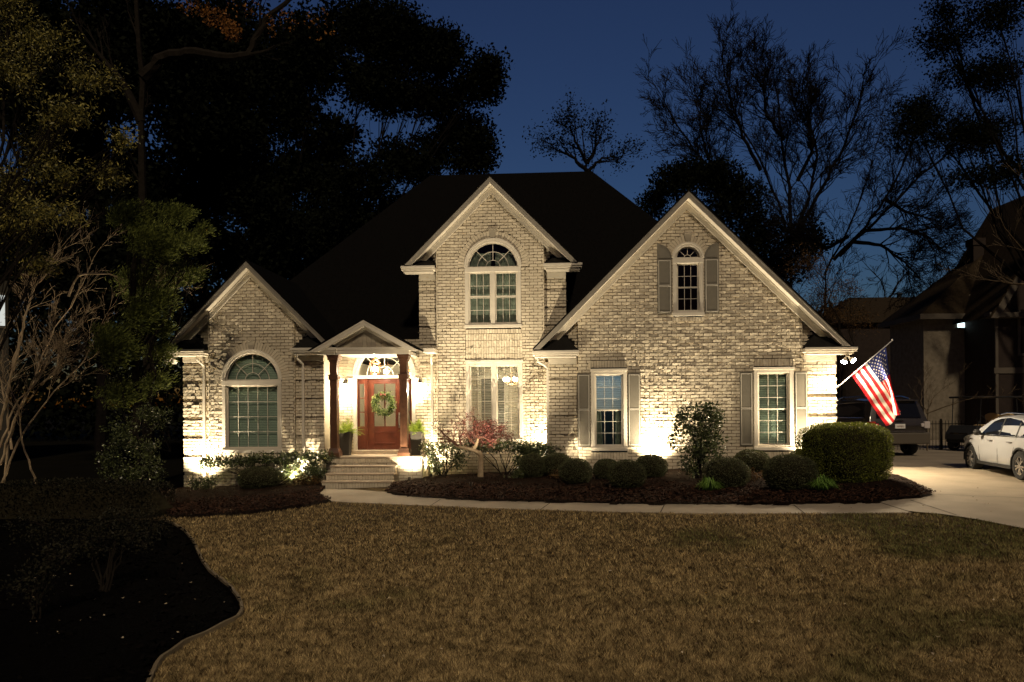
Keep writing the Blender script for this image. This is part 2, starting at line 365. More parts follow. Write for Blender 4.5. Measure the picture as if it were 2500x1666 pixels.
def window(xc, z0, z1, wid, y, cols, rows, arch=0.0, mull=False, blind='dark', cas=0.10, sash=True, label=None, seed=0, tall_top=None, meet=None):
    """casing + sash + panes + muntins; y = wall plane. z1 = top of the rectangle (spring line with an arch)."""
    h = wid / 2; f = MB()
    f.box(xc - h, xc - h + cas, y - .05, y + .10, z0, z1); f.box(xc + h - cas, xc + h, y - .05, y + .10, z0, z1)
    f.box(xc - h - .02, xc + h + .02, y - .075, y + .10, z0 - .05, z0 + .045)
    f.box(xc - h + cas, xc + h - cas, y - .05 + .003, y + .10, z0 + .045, z0 + .09)
    f.box(xc - h + cas, xc - h + cas + .022, y - .02, y + .09, z0 + .09, z1 - .05); f.box(xc + h - cas - .022, xc + h - cas, y - .02, y + .09, z0 + .09, z1 - .05)
    if arch:
        f.box(xc - h - .005, xc + h + .005, y - .06, y + .10, z1 - .06, z1 + .09)
        f.ring(xc, z1 + .09, h - cas, h, y - .05, y + .10, n=28); f.ring(xc, z1 + .09, h - .035, h + .025, y - .07, y - .052, n=28)
    else:
        f.box(xc - h - .02, xc + h + .02, y - .075, y + .10, z1 - .02, z1 + .05); f.box(xc - h + cas, xc + h - cas, y - .048, y + .10, z1 - .11, z1 - .02)
    win = f.build("window", M_TRIM, house, bevel=.006)
    if label: win["label"] = label
    gx0, gx1, gz0, gz1 = xc - h + cas + .02, xc + h - cas - .02, z0 + .09, z1 - (.06 if arch else .11)
    bays = [(gx0, gx1)]
    if mull:
        m = MB().box(xc - .065, xc + .065, y - .045, y + .09, z0 + .09, gz1); m.build("mullion", M_TRIM, win, bevel=.006); bays = [(gx0, xc - .065), (xc + .065, gx1)]
    mu = MB(); s = MB(); pn = MB(); bl = MB()
    for (a, b) in bays:
        t = .035; yg = y + .06
        s.box(a, a + t, yg - .03, yg + .02, gz0, gz1); s.box(b - t, b, yg - .03, yg + .02, gz0, gz1)
        s.box(a + t, b - t, yg - .03, yg + .02, gz0, gz0 + t); s.box(a + t, b - t, yg - .03, yg + .02, gz1 - t, gz1)
        zm = gz0 + (gz1 - gz0) * (meet or .5)
        if sash: s.box(a + t, b - t, yg - .035, yg + .02, zm - .022, zm + .022)
        pn.box(a + t, b - t, yg, yg + .006, gz0 + t, gz1 - t)
        for i in range(1, cols):
            x = a + t + (b - a - 2 * t) * i / cols; mu.box(x - .007, x + .007, yg - .012, yg - .002, gz0 + t, gz1 - t)
        for i in range(1, rows):
            z = gz0 + t + (gz1 - gz0 - 2 * t) * i / rows
            if sash and abs(z - zm) < .04: continue
            mu.box(a + t, b - t, yg - .0125, yg - .0025, z - .007, z + .007)
        if blind:
            z = gz0 + .02; zt = gz1; rr = random.Random(seed)
            if blind == 'upper': z = zm
            while z < zt:
                tlt = .021 if blind != 'open' else .006
                bl.add([(a, yg + .07, z - tlt), (b, yg + .07, z - tlt), (b, yg + (.082 if tlt > .01 else .11), z + tlt), (a, yg + (.082 if tlt > .01 else .11), z + tlt)], [(0, 1, 2, 3)]); z += .05
    if arch:
        zc = z1 + .09; r = h - cas; yg = y + .06
        pn.poly([(xc + r * math.cos(math.pi * i / 24), zc + r * math.sin(math.pi * i / 24)) for i in range(25)], yg, yg + .006)
        for q in ((1, 2, 3) if cols > 1 else (1, 2, 3)):
            an = math.pi * q / 4; ca, sa = math.cos(an), math.sin(an); r_in = r * .28
            P = [(xc + r_in * ca + .009 * sa, zc + r_in * sa - .009 * ca), (xc + r * ca + .009 * sa, zc + r * sa - .009 * ca), (xc + r * ca - .009 * sa, zc + r * sa + .009 * ca), (xc + r_in * ca - .009 * sa, zc + r_in * sa + .009 * ca)]
            mu.poly(P, yg - .012, yg - .002)
        mu.ring(xc, zc, r * .28, r * .28 + .018, yg - .0125, yg - .0025, n=14)
        if r > .5: mu.ring(xc, zc, r * .62, r * .62 + .018, yg - .013, yg - .003, n=18)
        s.ring(xc, zc, r - .03, r, yg - .03, yg + .02, n=24); s.box(xc - r, xc + r, yg - .03, yg + .02, zc, zc + .03)
        z = zc + .03
        while z < zc + r - .05 and blind and blind != 'curtain':
            q = math.sqrt(max(0, r * r - (z - zc) ** 2)) - .02
            bl.add([(xc - q, yg + .07, z - .021), (xc + q, yg + .07, z - .021), (xc + q, yg + .082, z + .021), (xc - q, yg + .082, z + .021)], [(0, 1, 2, 3)]); z += .05
    s.build("sash", M_TRIM, win, bevel=.004); pn.build("pane", M_GLASS, win); mu.build("muntin", M_TRIM, win)
    if blind == 'curtain':
        c = MB(); n = 60
        for (a, b) in bays:
            V = []
            for i in range(n + 1):
                x = a + (b - a) * i / n; yy = y + .15 + .007 * math.sin(i * .8) + .003 * math.sin(i * 2.3); V += [(x, yy, gz0), (x, yy, gz1 + (r * .8 if arch else 0))]
            c.add(V, [(2 * i, 2 * i + 2, 2 * i + 3, 2 * i + 1) for i in range(n)])
        c.build("curtain", M_CURT, win)
    elif blind: bl.build("blind", M_BLINDW if blind in ('open', 'upper') else M_BLIND, win)
    return win
def keystone(xc, zb, y, sc_=1.0):
    k = MB().poly([(xc - .07 * sc_, zb), (xc + .07 * sc_, zb), (xc + .125 * sc_, zb + .24 * sc_), (xc - .125 * sc_, zb + .24 * sc_)], y - .06, y + .01)
    k.box(xc - .14 * sc_, xc + .14 * sc_, y - .075, y + .01, zb + .24 * sc_, zb + .275 * sc_); k.build("keystone", M_SIDING, house, bevel=.006)
def shutter(x0, x1, z0, z1, y, arch=0, rail=None):
    s = MB(); t = .05; yf = y - .055; zr = rail or z0 + (z1 - z0) * .5
    if not arch:
        s.box(x0, x1, yf + .012, y, z0, z1)
        panels = [(z0 + .06, zr - .025), (zr + .025, z1 - .06)]
    else:
        r = x1 - x0; zc = z1 - r * 1.05; P = []
        sgn = arch                              # arch=-1: tall side at x0; +1: tall side at x1
        for i in range(13):
            q = (math.pi / 2) * i / 12
            x = (x0 + r * math.cos(q)) if sgn < 0 else (x1 - r * math.cos(q)); P.append((x, zc + r * 1.05 * math.sin(q)))
        Q = ([(x0, z0), (x1, z0)] + P) if sgn < 0 else ([(x1, z0), (x0, z0)] + P)[::1]
        if sgn > 0: Q = Q[::-1]
        s.poly(Q, yf + .012, y); panels = [(z0 + .06, zr - .025), (zr + .025, zc - .07)]
    sh = s.build("shutter", M_SHUT, house, bevel=.006); b = MB(); fr = MB()
    for (a, c) in panels:
        fr.box(x0 + t, x1 - t, yf - .001, yf + .011, a, c)
        for (p0, p1, q0, q1) in ((x0 + t - .02, x0 + t, a - .02, c + .02), (x1 - t, x1 - t + .02, a - .02, c + .02), (x0 + t, x1 - t, a - .02, a), (x0 + t, x1 - t, c, c + .02)):
            b.box(p0, p1, yf - .006, yf + .011, q0, q1)
    if arch:
        r = (x1 - x0) - t * 1.6; x_ = x0 + t * .9 if arch < 0 else x1 - t * .9
        pts = [(x_ + (-arch) * r * math.cos(math.pi / 2 * i / 8), zc + r * 1.0 * math.sin(math.pi / 2 * i / 8)) for i in range(9)]
        Q = [(x_, zc)] + pts
        if arch > 0: Q = Q[::-1]
        fr.poly(Q, yf - .001, yf + .011)
    b.build("bead", M_SHUT2, sh); fr.build("panel", M_SHUT, sh, bevel=.008)

def gable_trim(xc, za, half, yf, yw, yback, fh=.20, friz=.24):
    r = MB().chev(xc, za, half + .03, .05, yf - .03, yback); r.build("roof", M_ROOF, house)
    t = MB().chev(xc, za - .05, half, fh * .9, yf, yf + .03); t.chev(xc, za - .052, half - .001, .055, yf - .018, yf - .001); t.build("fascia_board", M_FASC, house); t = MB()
    t.chev(xc, za - .20, half - .16, .025, yf + .03, yw - .001); t.chev(xc, za - .225, half - .19, friz, yw - .05, yw + .01)
    t.chev(xc, za - .226, half - .191, .05, yw - .075, yw - .051)
    t.build("rake_board", M_TRIM, house)
def eave_return(x0, x1, ztop, yf, yw, xin, hip, under=None):
    """boxed eave with gutter and a little black hipped roof; xin = wall side end"""
    s = MB(); s.box(x0, x1, yf, yw, ztop - .13, ztop - .02); s.box(x0 + .06, x1 - .06, yf + .05, yw, ztop - .19, ztop - .13)
    s.box(min(x0, x1) - .01, max(x0, x1) + .01, yf - .035, yf - .001, ztop - .075, ztop)
    if under: s.box(under[0], under[1], yw - .03, yw + .012, ztop - .36, ztop - .19)
    s.build("gutter", M_TRIM, house, bevel=.012)
    a, b = min(x0, x1) + .03, max(x0, x1) - .0
    ap = (hip[0], hip[1]); m = MB()
    m.add([(a, yf + .02, ztop + .002), (b, yf + .02, ztop + .002), (b, yw + .02, ztop + .002), (a, yw + .02, ztop + .002), (ap[0], yw - .002, ap[1]), (ap[0], yw + .02, ap[1])],
          [(0, 1, 4), (1, 2, 5, 4), (3, 0, 4, 5)])
    n = 6                                        # stepped flashing up the brick
    for i in range(n):
        t = i / n; xx = xin + (ap[0] - xin) * (t + .04); zz = ztop + (ap[1] - ztop) * (t); sgn = 1 if xin > ap[0] else -1
        wx = abs(ap[0] - xin) / n; m.box(min(xx, xx - sgn * wx), max(xx, xx - sgn * wx), yw - .022 - .001 * i, yw - .001, ztop, zz + .11 + (ap[1] - ztop) / n)
    m.build("return_roof", M_COPPER, house)
def downspout(x, z1, z0, y, off=-.13, side=0.0):
    m = MB(); h = .038
    pts = [(x + off, y - .22, z1), (x + off, y - .22, z1 - .10), (x + off * .35, y - .14, z1 - .20), (x, y - .07, z1 - .27), (x, y - .05, z1 - .36)]
    m.tube(pts, [.04] * 5, n=8); m.box(x - h, x + h, y - .085, y - .01, z0, z1 - .34); m.build("downspout", M_TRIM, house, bevel=.008)

# ---- left wing
LX = -7.64; zA = 6.17
mb = MB(); yS, yC = 0.12, 0.0
fl = lambda z: LX - 2.12; fr_ = lambda z: LX + 2.12
gl_ = lambda za: (lambda z: LX - min(1.28, max(0.0, za - z)))
zb = -0.75
# set-back corner strips with quoin blocks, projecting middle bay
wall_rows(mb, yS, zb, 3.50, fl, lambda z: LX - 1.28, quoin=True, seed=11)
wall_rows(mb, yS, zb, 3.50, lambda z: LX + 1.28, fr_, quoin=True, seed=12)
wall_rows(mb, yS, 3.50, 4.8, lambda z: LX - min(2.0, 5.90 - z), lambda z: LX - 1.28, seed=13)
wall_rows(mb, yS, 3.50, 4.8, lambda z: LX + 1.28, lambda z: LX + min(2.0, 5.90 - z), seed=14)
wall_rows(mb, yC, zb, 5.88, lambda z: LX - min(1.28, 5.90 - z), lambda z: LX + min(1.28, 5.90 - z),
          holes=[(-8.50, -6.74, .28, 2.70)], arches=[(-7.62, 2.69, 1.11)], seed=15)
for s_ in (-1, 1):
    x = LX + s_ * 1.28; mb.box(min(x, x - s_ * .02), max(x, x - s_ * .02), yC + .001, yS + .01, zb, 4.55, 1)
    for k in range(60):
        z = zb + k * CH
        if z < 4.5: mb.box(min(x - s_ * .015, x + s_ * .012), max(x - s_ * .015, x + s_ * .012), yC - .012, yS, z + .008, z + CH - .006, 0)
soldiers(mb, -8.51, -6.73, .33, .56, yC, 21)
arch_bricks(mb, -7.62, 2.69, .89, 1.12, yC, 38)
mb.build("wall", [M_BRICK, M_MORTAR], house)
keystone(-7.62, 3.60, yC)
window(-7.62, .62, 2.60, 1.78, yC, 5, 4, arch=1, sash=False, blind='dark', seed=1)
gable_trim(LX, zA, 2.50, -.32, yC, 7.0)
eave_return(-10.42, -8.92, 3.60, -.30, yS, -8.92, (-9.45, 4.12), under=(-9.76, -9.0))
eave_return(-6.36, -5.02, 3.60, -.30, yS, -6.36, (-5.80, 4.12), under=(-6.3, -5.52))
downspout(-9.10, 3.42, -.35, yS); downspout(-6.12, 3.42, -.2, yS)
# ---- upper and lower bay
BX = -0.64; zB = 8.70; yS, yC = 1.05, .9; zb = -.5
mb = MB()
wall_rows(mb, yS, 3.2, 5.95, lambda z: -2.86, lambda z: -2.30, quoin=True, seed=31)
wall_rows(mb, yS, 3.2, 5.95, lambda z: .88, lambda z: 1.58, quoin=True, seed=32)
wall_rows(mb, yS, zb, 3.2, lambda z: -2.86, lambda z: -2.30, seed=39)
wall_rows(mb, yS, 5.95, 6.7, lambda z: BX - min(2.2, 8.35 - z), lambda z: -2.30, seed=33)
wall_rows(mb, yS, 5.95, 6.7, lambda z: .88, lambda z: BX + min(2.2, 8.35 - z), seed=34)
wall_rows(mb, yC, zb, 8.33, lambda z: max(-2.30, BX - (8.35 - z)), lambda z: min(.92 if z > 3 else 1.25, BX + (8.35 - z)),
          holes=[(-1.42, .25, .62, 3.30), (-1.43, .23, 4.05, 6.12), (-1.44, .27, 3.28, 4.08)], arches=[(-.6, 6.06, 1.06)], seed=35, blobs=.13)
for s_, x in ((-1, -2.30), (1, .92)):
    for k in range(90):
        z = zb + k * CH
        if z < 6.6: mb.box(min(x + s_ * .012, x - s_ * .02), max(x + s_ * .012, x - s_ * .02), yC - .012, yS, z + .008, z + CH - .006, 0)
for i in range(4): soldiers(mb, -1.43, .27, 3.255 + i * .2, 3.455 + i * .2, yC, 40 + i, prot=.024)
soldiers(mb, -1.42, .24, 4.06, 4.19, yC - .03, 44)
soldiers(mb, -1.42, .25, .64, .78, yC - .02, 45)
arch_bricks(mb, -.6, 6.05, .84, 1.07, yC, 34, 6)
mb.build("wall", [M_BRICK, M_MORTAR], house)
keystone(-.60, 6.93, yC)
window(-.60, 4.28, 5.96, 1.68, yC, 3, 4, arch=1, mull=True, blind='curtain', seed=2, meet=.53)
window(-.58, .86, 3.22, 1.70, yC, 3, 6, mull=True, sash=False, blind='open', seed=3)
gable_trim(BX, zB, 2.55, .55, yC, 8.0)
eave_return(-3.32, -2.32, 6.08, .62, yS, -2.30, (-2.62, 6.45), under=(-2.86, -2.34))
eave_return(.92, 2.05, 6.08, .62, yS, .92, (1.4, 6.48), under=(.94, 1.58))
# ---- right wing
RX = 4.93; zR = 7.78; yS, yC = -.18, -.3; zb = -.45
mb = MB()
wall_rows(mb, yS, zb, 3.30, lambda z: 1.06, lambda z: 1.90, quoin=True, seed=51)
wall_rows(mb, yS, zb, 3.30, lambda z: 8.04, lambda z: 9.01, quoin=True, seed=52)
wall_rows(mb, yS, 3.30, 4.6, lambda z: RX - min(3.7, 7.45 - z), lambda z: 1.90, seed=53)
wall_rows(mb, yS, 3.30, 4.6, lambda z: 8.04, lambda z: RX + min(3.7, 7.45 - z), seed=54)
wall_rows(mb, yC, zb, 7.43, lambda z: max(1.90, RX - (7.45 - z)), lambda z: min(8.04, RX + (7.45 - z)),
          holes=[(2.24, 3.24, .36, 3.13), (6.73, 7.79, .36, 3.13), (4.54, 5.36, 4.20, 5.98)], arches=[(4.95, 5.97, .62)], seed=55, blobs=.12)
for s_, x in ((-1, 1.90), (1, 8.04)):
    for k in range(90):
        z = zb + k * CH
        if z < 4.4: mb.box(min(x + s_ * .012, x - s_ * .02), max(x + s_ * .012, x - s_ * .02), yC - .012, yS, z + .008, z + CH - .006, 0)
for (a, b) in ((2.22, 3.26), (6.71, 7.81)):
    soldiers(mb, a - .05, b + .05, 2.94, 3.14, yC, int(a * 10)); soldiers(mb, a, b, .36, .57, yC, int(a * 7))
soldiers(mb, 4.52, 5.38, 4.20, 4.32, yC - .03, 66)
arch_bricks(mb, 4.95, 5.97, .42, .64, yC, 20, 7)
mb.build("wall", [M_BRICK, M_MORTAR], house)
keystone(4.95, 6.43, yC, .9)
win_l = window(2.74, .66, 2.86, 1.0, yC, 3, 6, blind='upper', seed=4, cas=.10)
for (a, b) in ((2.36, 2.58), (2.92, 3.10)):
    V = []
    for i in range(25): x = a + (b - a) * i / 24; yy = yC + .17 + .02 * math.sin(i * 1.1); V += [(x, yy, .76), (x + (b - a) * .25 * math.sin(i * .2), yy, 1.74)]
    MB().add(V, [(2 * i, 2 * i + 2, 2 * i + 3, 2 * i + 1) for i in range(24)]).build("curtain", M_CURT, win_l)
window(7.26, .66, 2.86, 1.08, yC, 3, 6, blind='dark', seed=5, cas=.11)
window(4.95, 4.40, 5.88, .84, yC, 3, 4, arch=1, blind=None, seed=6, cas=.10)
for (a, b) in ((1.86, 2.22), (3.26, 3.62), (6.34, 6.70), (7.82, 8.18)): shutter(a, b, .73, 2.78, yC, rail=1.77)
shutter(4.10, 4.50, 4.42, 6.38, yC, -1, 5.2); shutter(5.40, 5.80, 4.42, 6.38, yC, 1, 5.2)
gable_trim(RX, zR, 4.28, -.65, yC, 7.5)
eave_return(.62, 1.90, 3.42, -.58, yS, 1.90, (1.42, 3.98), under=(1.06, 1.86))
eave_return(8.04, 9.42, 3.42, -.58, yS, 8.04, (8.52, 3.98), under=(8.08, 9.01))
downspout(1.03, 3.24, -.3, yS + .1, off=-.27)
# ---- main roof, side and rear walls
ze = 3.42; rf = MB(); e0, e1, f0, f1 = -10.35, 9.4, 1.32, 16.5; rz = 11.3; ry = 8.6; rx0, rx1 = loc(1050, 420, 8.6)[0], loc(1445, 409, 8.6)[0]
rf.add([(e0, f0, ze), (e1, f0, ze), (e1, f1, ze), (e0, f1, ze), (rx0, ry, rz), (rx1, ry, rz)], [(0, 1, 5, 4), (1, 2, 5), (2, 3, 4, 5), (3, 0, 4), (3, 2, 1, 0)])
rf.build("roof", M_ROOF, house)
sw = MB(); sw.box(-9.74, -9.6, .17, 16, -.9, 3.41, 0); sw.box(8.86, 9.0, -.13, 16, -.6, 3.41, 0); sw.box(-9.6, 8.86, 15.8, 15.99, -.9, 3.41, 0)
sw.box(-2.84, -2.7, 1.10, 5.0, 3.2, 6.0, 0); sw.box(1.42, 1.56, 1.10, 5.0, 3.2, 6.0, 0); sw.box(-5.66, -5.54, .17, 1.3, -.6, 3.42, 0); sw.box(1.08, 1.2, -.13, 1.3, -.5, 3.3, 0)
# stacked quoin ends at the visible outer corners
sw.build("side_wall", M_BRICK, house)
bk = MB()
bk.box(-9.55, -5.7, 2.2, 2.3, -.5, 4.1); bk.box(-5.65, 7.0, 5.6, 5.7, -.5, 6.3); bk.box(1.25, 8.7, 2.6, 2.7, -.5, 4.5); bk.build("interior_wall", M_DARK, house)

# ---- entry wall, porch, steps
yE = 1.2; mb = MB(); DX = -3.98
wall_rows(mb, yE, -.4, 3.95, lambda z: -5.52, lambda z: -2.5, holes=[(-4.94, -3.02, .4, 2.84)], arches=[(DX, 2.82, 1.17)], seed=71, blobs=.06)
arch_bricks(mb, DX, 2.84, .96, 1.18, yE, 34, 8)
mb.build("wall", [M_BRICK, M_MORTAR], house)
wr = MB(); wall_rows(wr, -.06, -.6, .40, lambda z: -5.42, lambda z: -2.64, seed=72, blobs=.02)
soldiers(wr, -5.42, -2.64, .27, .40, -.075, 73)
wr.box(-2.66, -2.60, -.06, 1.2, -.5, .40, 0); wr.box(-5.42, -5.40, -.04, 1.2, -.5, .40, 0)
wr.build("porch_base", [M_BRICK, M_MORTAR], house)
pf = MB().box(-5.46, -2.56, -.10, 1.19, .40, .46); pf.build("porch_floor", M_PORCH, house, bevel=.01)
pt = MB().box(-4.95, -3.0, 1.0, 1.19, .461, .575); pt.build("threshold", M_PORCH, house, bevel=.01)
stp = MB(); tops = [.22, .03, -.16]; sx0, sx1 = -5.17, -3.30
for i, zt in enumerate(tops):
    yy = -.44 - .32 * i; ex = .02 * i
    soldiers(stp, sx0 - ex, sx1 + ex, zt - (.19 if i < 2 else .30), zt - .045, yy, 80 + i, prot=.012)
    stp.box(sx0 - ex - .015, sx1 + ex + .015, yy - .03, (-.10 if i == 0 else yy + .32), zt - .045, zt, 2)
    stp.box(sx0 - ex, sx1 + ex, yy + .001, -.08, zt - .6, zt - .046, 1)
    if i == 2: wall_rows(stp, yy, -.60, zt - .19, lambda z: sx0 - .04, lambda z: sx1 + .04, seed=90, blobs=0)
stp.build("steps", [M_BRICK, M_MORTAR, M_PORCH], house)
# shallow gable over the porch
PX = -4.20; sl = .56; pm = MB()
r = MB().chev(PX, 4.42, 1.62, .05, -.42, 3.2, slope=sl); r.build("roof", M_ROOF, house)
t = MB().chev(PX, 4.37, 1.60, .16, -.39, -.36, slope=sl); t.chev(PX, 4.368, 1.599, .05, -.41, -.391, slope=sl)
t.chev(PX, 4.22, 1.32, .025, -.36, -.12, slope=sl); t.chev(PX, 4.20, 1.28, .10, -.17, -.10, slope=sl)
t.box(-5.40, -2.93, -.22, .02, 3.40, 3.60); t.box(-5.42, -2.91, -.25, -.221, 3.53, 3.60); t.box(-5.06, -2.95, .021, 1.19, 3.40, 3.5); t.box(-5.06, -2.95, .03, 1.19, 3.55, 3.58)
t.build("porch_trim", M_TRIM, house, bevel=.004)
rg = random.Random(5)
for rowi in range(4):
    z0 = 3.60 + rowi * .15; x = -5.5 + (rowi % 2) * .07
    while x < -2.9:
        w_ = rg.choice([.12, .15, .19]); xa, xb = x, x + w_ - .006; x += w_
        hmax = lambda X: 4.12 - abs(X - PX) * sl
        xa, xb = max(xa, PX - 1.0), min(xb, PX + 1.0)
        if xb - xa < .02: continue
        za, zb_ = min(z0 + .15, hmax(xa)), min(z0 + .15, hmax(xb))
        if za <= z0 or zb_ <= z0: continue
        pm.poly([(xa, z0), (xb, z0), (xb, zb_), (xa, za)], -.125 - rg.uniform(0, .006), -.08)
pm.poly([(PX - 1.0, 3.58), (PX + 1.0, 3.58), (PX, 4.14)], -.10, -.05)
pm.build("gable_siding", M_SIDING, house)
gt = MB().box(-2.62, -2.28, .30, 1.0, 3.47, 3.60); gt.build("gutter", M_TRIM, house, bevel=.01)
downspout(-2.47, 3.45, -.2, 1.0, off=0.02)
def column(x):
    h = .105; y = -.0; c = MB()
    c.box(x - h, x + h, y - h, y + h, .70, 3.2); c.box(x - .02, x + .02, y - h - .012, y - h - .001, .8, 2.62)
    for s_ in (-1, 1): c.box(x + s_ * h - (0.03 if s_ > 0 else 0), x + s_ * h + (0 if s_ > 0 else .03), y - h - .012, y - h - .001, .70, 3.18)
    o = c.build("column", M_WOOD, house, bevel=.005)
    b = MB(); b.box(x - h - .03, x + h + .03, y - h - .03, y + h + .03, 2.68, 2.80); b.box(x - h - .045, x + h + .045, y - h - .045, y + h + .045, 2.80, 2.83)
    b.build("neck_band", M_WOOD, o, bevel=.006)
    b = MB(); b.box(x - h - .02, x + h + .02, y - h - .02, y + h + .02, 3.20, 3.25); b.box(x - h - .05, x + h + .05, y - h - .05, y + h + .05, 3.25, 3.33); b.box(x - h - .07, x + h + .07, y - h - .07, y + h + .07, 3.33, 3.398)
    b.build("capital", M_WOOD, o, bevel=.006)
    b = MB(); 
    V = []
    for (hh, z) in ((.175, .461), (.175, .56), (.125, .70)): V += [(x - hh, y - hh, z), (x + hh, y - hh, z), (x + hh, y + hh, z), (x - hh, y + hh, z)]
    b.add(V, [(3, 2, 1, 0), (8, 9, 10, 11)] + [(4 * k + j, 4 * k + (j + 1) % 4, 4 * k + 4 + (j + 1) % 4, 4 * k + 4 + j) for k in (0, 1) for j in range(4)])
    b.build("column_base", M_WOOD, o, bevel=.006)
column(-5.17); column(-3.12)
# door unit: white arched surround, sidelights, door
f = MB(); 
for s_ in (-1, 1): f.box(DX + s_ * .96 - (.11 if s_ > 0 else 0), DX + s_ * .96 + (0 if s_ > 0 else .11), yE - .05, yE + .12, .57, 2.76)
f.box(DX - .96, DX + .96, yE - .06, yE + .12, 2.76, 2.86); f.ring(DX, 2.86, .82, .96, yE - .05, yE + .12, n=30); f.ring(DX, 2.86, .92, .985, yE - .07, yE - .051, n=30)
f.build("door_surround", M_TRIM, house, bevel=.006)
p = MB(); p.poly([(DX + .82 * math.cos(math.pi * i / 24), 2.86 + .82 * math.sin(math.pi * i / 24)) for i in range(25)], yE + .06, yE + .066)
fan = p.build("fanlight", M_GLASS, house)
mu = MB()
for q in (1, 2, 3):
    an = math.pi * q / 4; ca, sa = math.cos(an), math.sin(an); mu.poly([(DX + .25 * ca + .012 * sa, 2.86 + .25 * sa - .012 * ca), (DX + .82 * ca + .012 * sa, 2.86 + .82 * sa - .012 * ca), (DX + .82 * ca - .012 * sa, 2.86 + .82 * sa + .012 * ca), (DX + .25 * ca - .012 * sa, 2.86 + .25 * sa + .012 * ca)], yE + .04, yE + .056)
mu.ring(DX, 2.86, .25, .28, yE + .038, yE + .055, n=16); mu.ring(DX, 2.86, .54, .565, yE + .039, yE + .0555, n=20); mu.build("muntin", M_TRIM, fan)
def door_leaf(x0, x1, gx, zg0, zg1, cols, rows, name, panel=True):
    z0, z1 = .58, 2.755; d = MB(); y0, y1 = yE + .02, yE + .07; a, b = x0 + gx, x1 - gx
    d.box(x0, a, y0, y1, z0, z1); d.box(b, x1, y0, y1, z0, z1); d.box(a, b, y0, y1, zg1, z1); d.box(a, b, y0, y1, z0, zg0)
    o = d.build(name, M_DOOR, house, bevel=.004)
    m = MB()
    for i in range(1, cols): x = a + (b - a) * i / cols; m.box(x - .016, x + .016, y0 - .004, y1, zg0, zg1)
    for i in range(1, rows): z = zg0 + (zg1 - zg0) * i / rows; m.box(a, b, y0 - .0035, y1, z - .014, z + .014)
    if cols > 1: m.build("glazing_bars", M_DOOR, o)
    else:
        for i in range(1, rows): z = zg0 + (zg1 - zg0) * i / rows; MB().box(a, b, y0 - .0035, y1, z - .014, z + .014).build("glazing_bar", M_DOOR, o)
    MB().box(a, b, y0 + .02, y0 + .026, zg0, zg1).build("pane", M_GLASS, o)
    if panel:
        q = MB(); q.box(a + .01, b - .01, y0 - .012, y0 - .001, zg0 - .50, zg0 - .20)
        for (u0, u1, v0, v1) in ((a - .02, a + .009, zg0 - .53, zg0 - .17), (b - .009, b + .02, zg0 - .53, zg0 - .17), (a + .01, b - .01, zg0 - .53, zg0 - .501), (a + .01, b - .01, zg0 - .199, zg0 - .17)): q.box(u0, u1, y0 - .02, y0 - .001, v0, v1)
        q.build("raised_panel", M_DOOR, o, bevel=.004)
    return o
door = door_leaf(DX - .53, DX + .53, .20, 1.30, 2.60, 2, 3, "door")
door_leaf(DX - .849, DX - .56, .07, 1.30, 2.60, 1, 3, "sidelight", False); door_leaf(DX + .56, DX + .849, .07, 1.30, 2.60, 1, 3, "sidelight", False)
jb = MB()
for x in (DX - .545, DX + .545): jb.box(x - .0145, x + .0145, yE - .01, yE + .09, .58, 2.755)
jb.build("door_jamb", M_DOOR, house)
hd = MB(); hx = DX + .45; hd.box(hx - .025, hx + .025, yE + .005, yE + .019, 1.25, 1.72); hd.tube([(hx, yE - .0, 1.34), (hx, yE - .06, 1.36), (hx, yE - .06, 1.56), (hx, yE, 1.58)], [.012] * 4, n=8); hd.lathe((hx, yE - .005, 1.66), [(.02, -.02), (.025, 0), (.02, .02)], 10)
hd.build("door_handle", M_STEEL, door)
# rooms behind the lit glass
def room(x0, x1, y0, y1, z0, z1):
    m = MB(); t = .05; m.box(x0, x1, y1, y1 + t, z0, z1); m.box(x0 - t, x0, y0, y1, z0, z1); m.box(x1, x1 + t, y0, y1, z0, z1); m.box(x0, x1, y0, y1, z0 - t, z0); m.box(x0, x1, y0, y1, z1, z1 + t)
    return m
room(-5.5, -2.62, 1.32, 5.2, .5, 3.60).build("foyer_room", M_ROOM, house); room(-2.5, 1.2, 1.28, 5.0, .5, 3.25).build("dining_room", M_ROOM, house)
# doorway trim and a dark opening on the dining room's far wall, stair rail in the foyer
q = MB(); q.box(-.55, -.43, 4.90, 4.98, .5, 2.9); q.box(-1.5, -1.38, 4.90, 4.98, .5, 2.9); q.box(-1.5, -.43, 4.90, 4.98, 2.9, 3.02); q.build("doorway_trim", M_TRIM, house)
MB().box(-1.37, -.56, 4.94, 4.985, .5, 2.89).build("inner_door", M_SHUT, house); MB().box(-4.35, -3.75, 5.14, 5.185, .5, 2.5).build("inner_door", M_SHUT, house)

